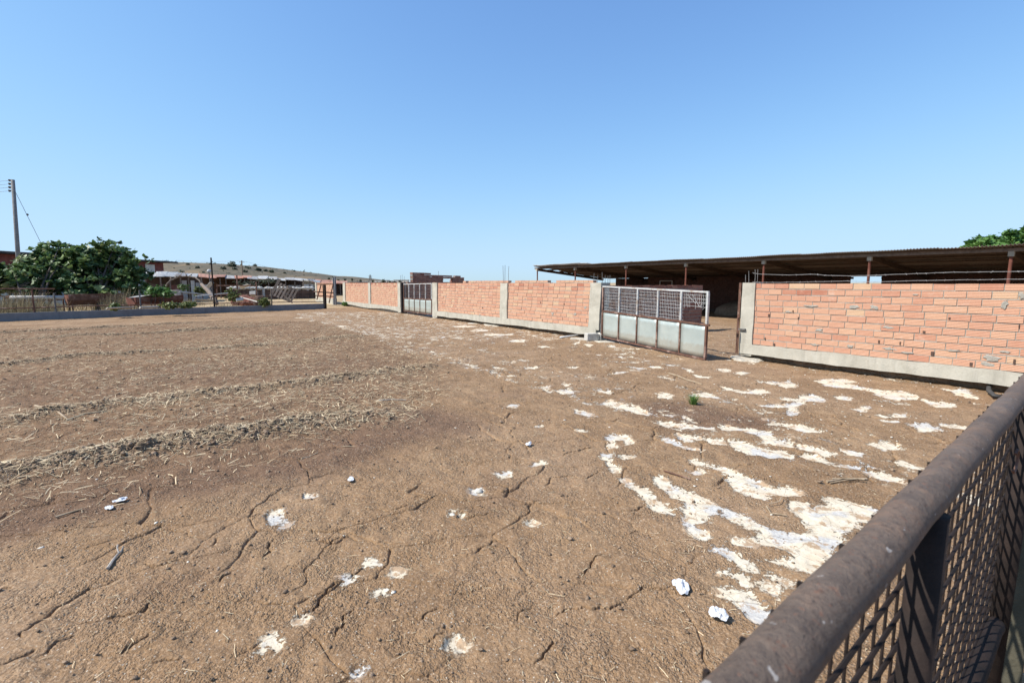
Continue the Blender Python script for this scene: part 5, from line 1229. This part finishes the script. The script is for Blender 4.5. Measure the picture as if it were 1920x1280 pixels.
# ------------------------------------------------------------------ poles and wires
up = thing('utility_pole', 'tall wooden utility pole with four insulators behind the fig tree', 'pole', dp(38, 560, 31).xy.to_3d())
pt = dp(24, 337, 31); pb = dp(38, 560, 31); pb.z = -.2
mb = MB(); mb.tube([pb, pb.lerp(pt, .5), pt], [.135, .115, .095], 12); mb.build('shaft', MAT['pole_grey'], up, smooth=True)
for k, y in enumerate((338.5, 345, 351.5, 358)):
    p = dp(18, y, 31); q = dp(24 + (y - 337) * .06, y, 31)
    mb = MB(); mb.tube([q, p], .02, 6); mb.tube([p - Z3 * .06, p + Z3 * .06], [.05, .07], 8); ins = mb.build('insulator', MAT['iron_grey'], up)
    e = p + Vector((-40, 6 + k * .3, 1.2)); mb = MB(); mb.tube([p.lerp(e, t) - Z3 * (3.2 * t * (1 - t)) for t in np.linspace(0, 1, 14)], .009, 4)
    mb.build('line_wire', MAT['iron_grey'], up)
mb = MB(); a = dp(29, 360, 31); b = dp(84, 470, 31.5); e = a + (b - a) * 1.75; mb.tube([a, b, e], .012, 5); gw = mb.build('guy_wire', MAT['iron_grey'], up)
mb = MB(); rock(mb, dp(51.5, 402.5, 31.2), (.06, .06, .07), 1, 2, .05); mb.build('guy_insulator', MAT['iron_grey'], up)
p2 = thing('far_pole', 'distant thin utility pole before the hill, above the rusty shack roof', 'pole', dp(455, 520, 95).xy.to_3d())
a = dp(453, 488.5, 95); b = dp(455, 520, 95); b.z = -.2; mb = MB(); mb.tube([b, a], [.15, .11], 8); mb.build('shaft', MAT['wood_grey'], p2)
mb = MB(); mb.bar(a - Z3 * .3 + Vector((-.5, 0, 0)), a - Z3 * .3 + Vector((.5, 0, 0)), .1); mb.build('crossarm', MAT['wood_grey'], p2)
for e in (dp(330, 488, 88), dp(760, 524, 260)):
    mb = MB(); mb.tube([a.lerp(e, t) - Z3 * ((e - a).length * .02 * 4 * t * (1 - t)) for t in np.linspace(0, 1, 12)], .012, 4); mb.build('line_wire', MAT['iron_grey'], p2)
# ------------------------------------------------------------------ hills, far shrubs, far houses
prof = [(-1500, 484), (-400, 482), (0, 482), (180, 484), (325, 489), (400, 491), (480, 497), (560, 508), (620, 517.5), (680, 524), (740, 530), (820, 531.5), (2000, 531.5)]
YR_ = 700.0
PX = np.array([(p - 960) / F * CT * YR_ for p, _ in prof]); PZ = np.array([max(-3, (530 - y) / F * YR_ * 1.0 + .5) for _, y in prof])
def hillz(x, y):
    r = np.interp(x, PX, PZ); g = np.where(y < YR_, np.exp(-((y - YR_) / 190.) ** 2), np.exp(-((y - YR_) / 380.) ** 2))
    return r * g + g * (3.0 * fbm(x / 60, y / 60, 4, 7)) * np.clip(r / 8, 0, 1) - 1.0
gx = np.linspace(-1500, 120, 300); gy = np.linspace(270, 1500, 160); GX, GY = np.meshgrid(gx, gy)
hz = hillz(GX.ravel(), GY.ravel()); V = np.stack([GX.ravel(), GY.ravel(), hz], 1)
i = np.arange(159)[:, None] * 300; j = np.arange(299)[None]; Q = np.stack([i + j, i + j + 1, i + 301 + j, i + 300 + j], -1).reshape(-1, 4)
m = NT('hill_soil'); c_ = m.ramp(m.noise(.018, 8, .68), [(.35, (.085, .072, .046)), (.52, (.135, .11, .068)), (.68, (.19, .148, .088))])
c_ = m.mix(m.mr(m.vor(.11), .42, .25, 0, .9), c_, (.05, .055, .032))
c_ = m.mix(m.mr(m.noise(.16, 6, .7), .48, .62, 0, .75), c_, (.055, .056, .034)); c_ = m.mix(m.mr(m.noise(.012, 5, .6, m.mapping((1, .25, 1), (0, 0, .3))), .52, .58, 0, .7), c_, (.24, .175, .095))
m.color(m.mix(1.0, c_, (.86, .80, .74), 'MULTIPLY')); m.rough(.95); MAT['hill_soil'] = m.m
tag(mesh_np('hill', V, Q, MAT['hill_soil'], smooth=True), kind='structure')
g = np.random.default_rng(44); n = 420
bx = g.uniform(-640, 40, n); by = g.uniform(430, 800, n); bz = hillz(bx, by); k = (bz > 1.5) & (vn(bx / 45, by / 45, 13) > .35); bx, by, bz = bx[k], by[k], bz[k]; n = len(bx)
sz = g.gamma(2.0, .5, n) + .4; per = 9
T = np.repeat(np.stack([bx, by, bz + sz * .3], 1), per, 0) + g.normal(0, 1, (n * per, 3)) * np.repeat(sz, per)[:, None] * np.array([.5, .5, .28])
a = g.normal(size=(n * per, 3)); a /= np.linalg.norm(a, axis=1)[:, None]; b = np.cross(a, g.normal(size=(n * per, 3))); b /= np.linalg.norm(b, axis=1)[:, None]
S2 = np.array(RHOM); V = T[:, None] + (a[:, None] * S2[None, :, 0, None] + b[:, None] * S2[None, :, 1, None]) * (np.repeat(sz, per) * .8)[:, None, None]
tag(mesh_np('hill_scrub', V.reshape(-1, 3), np.arange(n * per * 6).reshape(-1, 6), MAT['hill_leaf'], g.random(n * per)), 'low dark scrub dotted over the dry brown hill slope', 'scrub', kind='stuff')
YF = 3200.; PX2 = np.array([(p - 960) / F * CT * YF for p in (480, 560, 610, 640, 665, 690, 740, 800)]); PZ2 = np.array([(530 - y) / F * YF for y in (526, 521, 517.5, 516.5, 518, 521, 527, 531)])
gx = np.linspace(-1900, -500, 90); gy = np.linspace(2800, 4200, 30); GX, GY = np.meshgrid(gx, gy)
V = np.stack([GX.ravel(), GY.ravel(), np.interp(GX.ravel(), PX2, PZ2) * np.exp(-((GY.ravel() - YF) / 500) ** 2) - 2 + 5 * fbm(GX.ravel() / 90, GY.ravel() / 90, 3, 3)], 1)
i = np.arange(29)[:, None] * 90; j = np.arange(89)[None]; Q = np.stack([i + j, i + j + 1, i + 91 + j, i + 90 + j], -1).reshape(-1, 4)
tag(mesh_np('distant_hill', V, Q, MAT['hill_soil'], smooth=True), kind='structure')
def march(px, py):
    d = ray(px, py)
    for Y in np.arange(300, 1000, 4.):
        p = CAM + d * (Y / d.y)
        if p.z <= float(hillz(np.array([p.x]), np.array([p.y]))[0]): return p
    return None
shr = [(435, 500, 14, 'largest dark shrub on the slope of the hill'), (419, 505, 9, 'dark shrub on the hill left of the largest one'), (462, 497, 5, 'small dark tree on the ridge right of the far pole'), (478, 499, 6, 'second dark tree on the hill ridge'), (467, 504, 6, 'dark shrub on the hill just right of the far pole'), (484, 508, 9, 'broad dark shrub low on the hill slope'), (498, 509, 7, 'left shrub of the touching pair on the hill'), (509, 511, 8, 'right shrub of the touching pair on the hill'), (552, 509, 4, 'lone dark tree on the ridge above the pallet'), (534, 513, 5, 'dark shrub on the slope above the pallet'), (371, 503, 7, 'dark shrub on the hill left of the white tank'), (440, 506, 8, 'shrub just below the largest one on the hill'), (460, 511, 8, 'shrub at the foot of the far pole'), (352, 497, 6, 'shrub near the barn end, high on the hill'), (395, 496, 5, 'shrub on the hill behind the tall thin post top')]
for i, (px, py, w, lab) in enumerate(shr):
    p = march(px, py)
    if p is None: p = march(px, py + 5)
    if p is None: p = dp(px, py, 690)
    s = w * p.y / F / 2; t = thing('hill_shrub', lab, 'shrub', p, 'shrubs on the hill'); crown('crown', 'hill_leaf', t, [((p.x, p.y, p.z + s * .4), (s, s, s * .75))], 90, 6, s * .4, 80 + i, RHOM, s * .25, .2)
for i, (px, py, w, lab) in enumerate([(617, 523, 5, 'small dark tree on the plain above the farthest brick wall'), (634, 525, 4, 'dark tree just right of the tall gateway post'), (647, 525, 5, 'tallest dark tree above the left end of the far wall'), (660, 524, 4, 'pale dark tree above the far wall, left of the lattice pylon'), (676, 527, 5, 'low tree above the far wall beside the pylon'), (699, 527, 4, 'dark tree just right of the lattice pylon'), (719, 527, 6, 'round dark tree before the white houses'), (731, 528, 4, 'small dark tree among the white houses'), (740, 529, 4, 'smallest tree at the right end of the white houses'), (750, 528, 6, 'dark tree left of the small closed gate')]):
    b = dp(px, py, 260); s = w * 260 / F / 2; t = thing('plain_tree', lab, 'tree', (b.x, b.y, 0), 'trees on the far plain')
    crown('crown', 'hill_leaf', t, [((b.x, b.y, b.z), (s, s, s * 1.1))], 70, 6, s * .45, 120 + i, RHOM, s * .25, .2)
    mb = MB(); mb.tube([(b.x, b.y, 0), tuple(b)], .15, 6); mb.build('trunk', MAT['bark'], t)
for i, (x0, x1, yt, lab) in enumerate([(680, 694, 527, 'low cream house on the far plain left of the pylon'), (703, 726, 525.5, 'long white house on the far plain behind the round dark tree'), (728, 737, 526.5, 'small white house on the far plain, middle of three'), (738, 764, 525, 'largest white house on the far plain near the small gate')]):
    a, b = dp(x0, yt, 520), dp(x1, yt, 520); t = thing('far_house', lab, 'house', ((a.x + b.x) / 2, 520, 0), 'white houses on the far plain')
    mb = MB(); mb.box((a.x, 520, 0), (b.x - a.x, 0, 0), (0, 9, 0), (0, 0, a.z)); mb.build('walls', MAT['plaster'], t)
    mb = MB(); mb.box((a.x - .3, 519.6, a.z + .002), (b.x - a.x + .6, 0, 0), (0, 9.8, 0), (0, 0, .3)); mb.build('roof', MAT['grey_sheet'], t)
    for k in range(3):
        x = a.x + (b.x - a.x) * (.15 + .3 * k); mb = MB(); mb.box((x, 519.94, 1.2), (1.2, 0, 0), (0, .05, 0), (0, 0, 1.4)); mb.build('window', MAT['dark_wall'], t)
py_ = thing('lattice_pylon', 'tiny lattice power pylon on the horizon above the far brick wall', 'pylon', dp(694, 528, 620).xy.to_3d())
mb = MB(); top = dp(694, 515, 620); bx = top.x; hh = top.z
for sx, sy in ((-1, -1), (1, -1), (1, 1), (-1, 1)): mb.bar((bx + sx * 2.2, 620 + sy * 2.2, 0), (bx + sx * .3, 620 + sy * .3, hh), .3)
for k in range(5):
    z0 = hh * k / 5; z1 = hh * (k + 1) / 5; w0 = 2.2 - 1.9 * k / 5; w1 = 2.2 - 1.9 * (k + 1) / 5; mb.bar((bx - w0, 617.8, z0), (bx + w1, 619, z1), .2); mb.bar((bx + w0, 617.8, z0), (bx - w1, 619, z1), .2)
mb.build('lattice', MAT['iron_grey'], py_)
mb = MB()
for z in (.72, .86): mb.bar((bx - 2.6, 620, hh * z), (bx + 2.6, 620, hh * z), .3)
mb.build('crossarm', MAT['iron_grey'], py_)
# ------------------------------------------------------------------ small things on the field
tf = thing('grass_tuft', 'spiky green grass tuft among gravel on bare earth before the near gate', 'grass tuft', at(1300, 760))
mb = MB(); c = at(1300, 759); g = random.Random(2); cz = gz(c.x, c.y)
for k in range(150):
    a = g.uniform(0, 6.28); r0 = g.uniform(0, .05); l = g.uniform(.07, .17); o = g.uniform(.02, .12)
    p = Vector((c.x + math.cos(a) * r0, c.y + math.sin(a) * r0, cz - .01)); q = p + Vector((math.cos(a) * o * .4, math.sin(a) * o * .4, l * .65)); t = p + Vector((math.cos(a) * o, math.sin(a) * o, l)); s = Vector((-math.sin(a), math.cos(a), 0)) * .004
    b = len(mb.v); mb.v += [tuple(v) for v in (p - s, p + s, q + s * .7, q - s * .7, t)]; tt = g.random(); mb.face((b, b + 1, b + 2, b + 3), tt); mb.face((b + 3, b + 2, b + 4), tt)
mb.build('blades', MAT['bright_leaf'], tf)
def crumple(px, py, w, h, poly, lift, seed, name, lab, cat, mat='paper'):
    c = at(px, py); k = (c - CAM).length / F; n = 14; g = random.Random(seed)
    fwd = Vector((c.x, c.y, 0)).normalized(); sd = Vector((fwd.y, -fwd.x, 0)); mb = MB(); cz = gz(c.x, c.y); fs = (H / (c - CAM).length)
    idx = {}
    for i in range(n + 1):
        for j in range(n + 1):
            u = i / n * 2 - 1; v = j / n * 2 - 1
            r = max(abs(u), abs(v)); a = math.atan2(v, u); R_ = .74 * (1 + .16 * math.sin(a * 2 + seed) + .10 * math.sin(a * 3 + seed * 2) + .05 * math.sin(a * 9 + seed))
            rr = math.hypot(u, v) or 1; f = r / rr * R_
            x = sd * (u * f * w * k / 2) + fwd * (v * f * h * k / fs / 2); nz = float(fbm(np.array([u * 1.6 + seed]), np.array([v * 1.6 - seed]), 3, seed)[0])
            mb.v.append(tuple(Vector((c.x, c.y, cz + .012)) + x + Z3 * max(0, lift * (.5 + 1.6 * nz) * (1.15 - r * .6))))
    for i in range(n):
        for j in range(n): a = i * (n + 1) + j; mb.face((a, a + n + 1, a + n + 2, a + 1))
    o = mb.build(name, MAT[mat]); o.modifiers.new('s', 'SOLIDIFY').thickness = .0015; tag(o, lab, cat)
crumple(1277, 1104, 34, 26, None, .035, 3, 'paper_scrap', 'folded white paper scrap with sharp edges at the end of the long crack', 'paper')
crumple(1347, 1161, 32, 22, None, .06, 8, 'tissue', 'crumpled white tissue near the pipe barrier', 'tissue')
crumple(658, 902, 15, 9, None, .02, 5, 'plastic_scrap', 'small bluish white plastic scrap left of centre on bare earth', 'plastic')
crumple(991, 837, 15, 8, None, .04, 6, 'plastic_scrap', 'small white plastic lump between dark trampled earth and the rock outcrop', 'plastic')
crumple(206, 958, 12, 7, None, .02, 9, 'rag', 'small white rag end beside a thin twig on the dark soil', 'rag')
crumple(226, 944, 24, 6, None, .02, 12, 'rag', 'longer torn whitish rag strip on dark soil near the straw', 'rag')
mb = MB(); c = at(897, 918); rock(mb, (c.x, c.y, gz(c.x, c.y) + .008), (.034, .030, .022), 3, 3, .25); tag(mb.build('white_stone', MAT['stone'], smooth=True), 'small white stone beside an oval crack in the middle of the field', 'stone')
mb = MB(); c = at(848, 962); rock(mb, (c.x, c.y, gz(c.x, c.y) + .01), (.024, .016, .012), 4, 3, .25); tag(mb.build('white_stone', MAT['stone'], smooth=True), 'low white stone beside another pale patch, below the oval crack', 'stone')
def twig(pts, r, lab, mat='twig', forks=()):
    mb = MB()
    def w(p, l=.012): c = at(*p); return Vector((c.x, c.y, gz(c.x, c.y) + l))
    P = [w(p) for p in pts]; mb.tube(P, [r * (1 - .5 * i / len(P)) for i in range(len(P))], 6)
    for f in forks: mb.tube([w(p, .03 if i else .012) for i, p in enumerate(f)], r * .5, 5)
    tag(mb.build('dry_twig', MAT[mat]), lab, 'twig', 'twigs on the field')
twig([(1253, 702), (1270, 707), (1288, 715), (1302, 718), (1316, 723)], .014, 'long curved dry stick on bare earth before the near gate')
twig([(203, 1074), (212, 1060), (222, 1048), (229, 1040)], .009, 'short forked twig lying in the lower left part of the field', 'wood_bare', [[(224, 1046), (221, 1040), (222, 1034)], [(228, 1041), (233, 1037)]])
twig([(66, 763), (90, 768), (112, 780), (128, 787)], .017, 'thick pale stick lying across the second straw ridge at left', 'twig')
twig([(124, 788), (160, 778), (200, 770)], .010, 'thin pale stalk along the second straw ridge', 'straw')
twig([(60, 880), (85, 868), (108, 860)], .010, 'bent dark twig on the nearest manure ridge at left')
twig([(105, 974), (130, 968), (155, 962)], .009, 'dark twig near the white rag on dark soil')
twig([(565, 860), (580, 855), (596, 850)], .009, 'dark short twig on the trampled soil below the nearest ridge')
twig([(710, 752), (735, 751), (762, 751)], .010, 'straight pale stalk right of the nearest ridge end', 'wood_bare')
twig([(1245, 885), (1265, 890), (1282, 896), (1294, 901)], .008, 'reddish twig between two limestone ledges', 'rust')
twig([(1550, 906), (1580, 902), (1625, 901)], .012, 'bundle of dry stalks below the rock streaks near the barrier', 'twig', [[(1556, 908), (1590, 906), (1615, 905)], [(1560, 902), (1600, 904), (1620, 907)]])
twig([(1437, 953), (1445, 965), (1462, 968), (1475, 971)], .007, 'thin hooked stem lying on soil between two outcrops', 'twig', [[(1440, 950), (1460, 948), (1465, 942)]])
# ------------------------------------------------------------------ light, sky, camera
az = Vector((-.95, -.27, 0)).normalized(); EL = math.radians(47)
SV = az * math.cos(EL) + Z3 * math.sin(EL)
sl = bpy.data.lights.new('sun', 'SUN'); sl.energy = 4.6; sl.angle = math.radians(.53); sl.color = (1.0, .955, .88)
so = bpy.data.objects.new('sun', sl); COL.objects.link(so); so.rotation_euler = SV.to_track_quat('Z', 'Y').to_euler(); so.location = (-20, -10, 30)
w = bpy.data.worlds.new('World'); SC.world = w; w.use_nodes = True
nt = w.node_tree; bg = nt.nodes['Background']; sky = nt.nodes.new('ShaderNodeTexSky'); sky.sky_type = 'NISHITA'; sky.sun_disc = False
sky.sun_elevation = EL; sky.sun_rotation = math.atan2(az.x, az.y); sky.altitude = 150; sky.air_density = 1.0; sky.dust_density = .3; sky.ozone_density = 8.0; sky.altitude = 0
EXPO = .6
sep = nt.nodes.new('ShaderNodeSeparateColor'); com = nt.nodes.new('ShaderNodeCombineColor'); nt.links.new(sky.outputs['Color'], sep.inputs['Color'])
def wm(op, a, b):
    x = nt.nodes.new('ShaderNodeMath'); x.operation = op
    for i, v in ((0, a), (1, b)):
        if hasattr(v, 'outputs'): nt.links.new(v.outputs[0], x.inputs[i])
        elif hasattr(v, 'links'): nt.links.new(v, x.inputs[i])
        else: x.inputs[i].default_value = v
    return x
BS = .12; K0 = BS * 2 ** EXPO
for ch, (g_, c_) in zip(('Red', 'Green', 'Blue'), ((1.38, .6), (1.43, .86), (1.5, 1.15))):     # soft film-like shoulder towards the bright horizon
    y = wm('MULTIPLY', sep.outputs[ch], K0 * g_); q = wm('POWER', wm('ADD', wm('POWER', wm('DIVIDE', y, c_), 3.0), 1.0), 1 / 3)
    nt.links.new(wm('MULTIPLY', wm('DIVIDE', y, q), 1 / K0).outputs[0], com.inputs[ch])
nt.links.new(com.outputs['Color'], bg.inputs['Color']); bg.inputs['Strength'].default_value = BS
cam = bpy.data.cameras.new('camera'); co = bpy.data.objects.new('camera', cam); COL.objects.link(co); SC.camera = co
co.location = CAM; co.rotation_euler = (math.pi / 2 - TH, 0, 0); cam.sensor_width = 36; cam.lens = F / 1920 * 36; cam.clip_start = .05; cam.clip_end = 20000
cam.dof.use_dof = True; cam.dof.focus_distance = 9.0; cam.dof.aperture_fstop = 6.3
SC.view_settings.view_transform = 'Standard'; SC.view_settings.look = 'None'; SC.view_settings.exposure = EXPO; SC.view_settings.gamma = 1
SC.render.engine = 'CYCLES'; SC.cycles.use_denoising = True; SC.cycles.max_bounces = 6
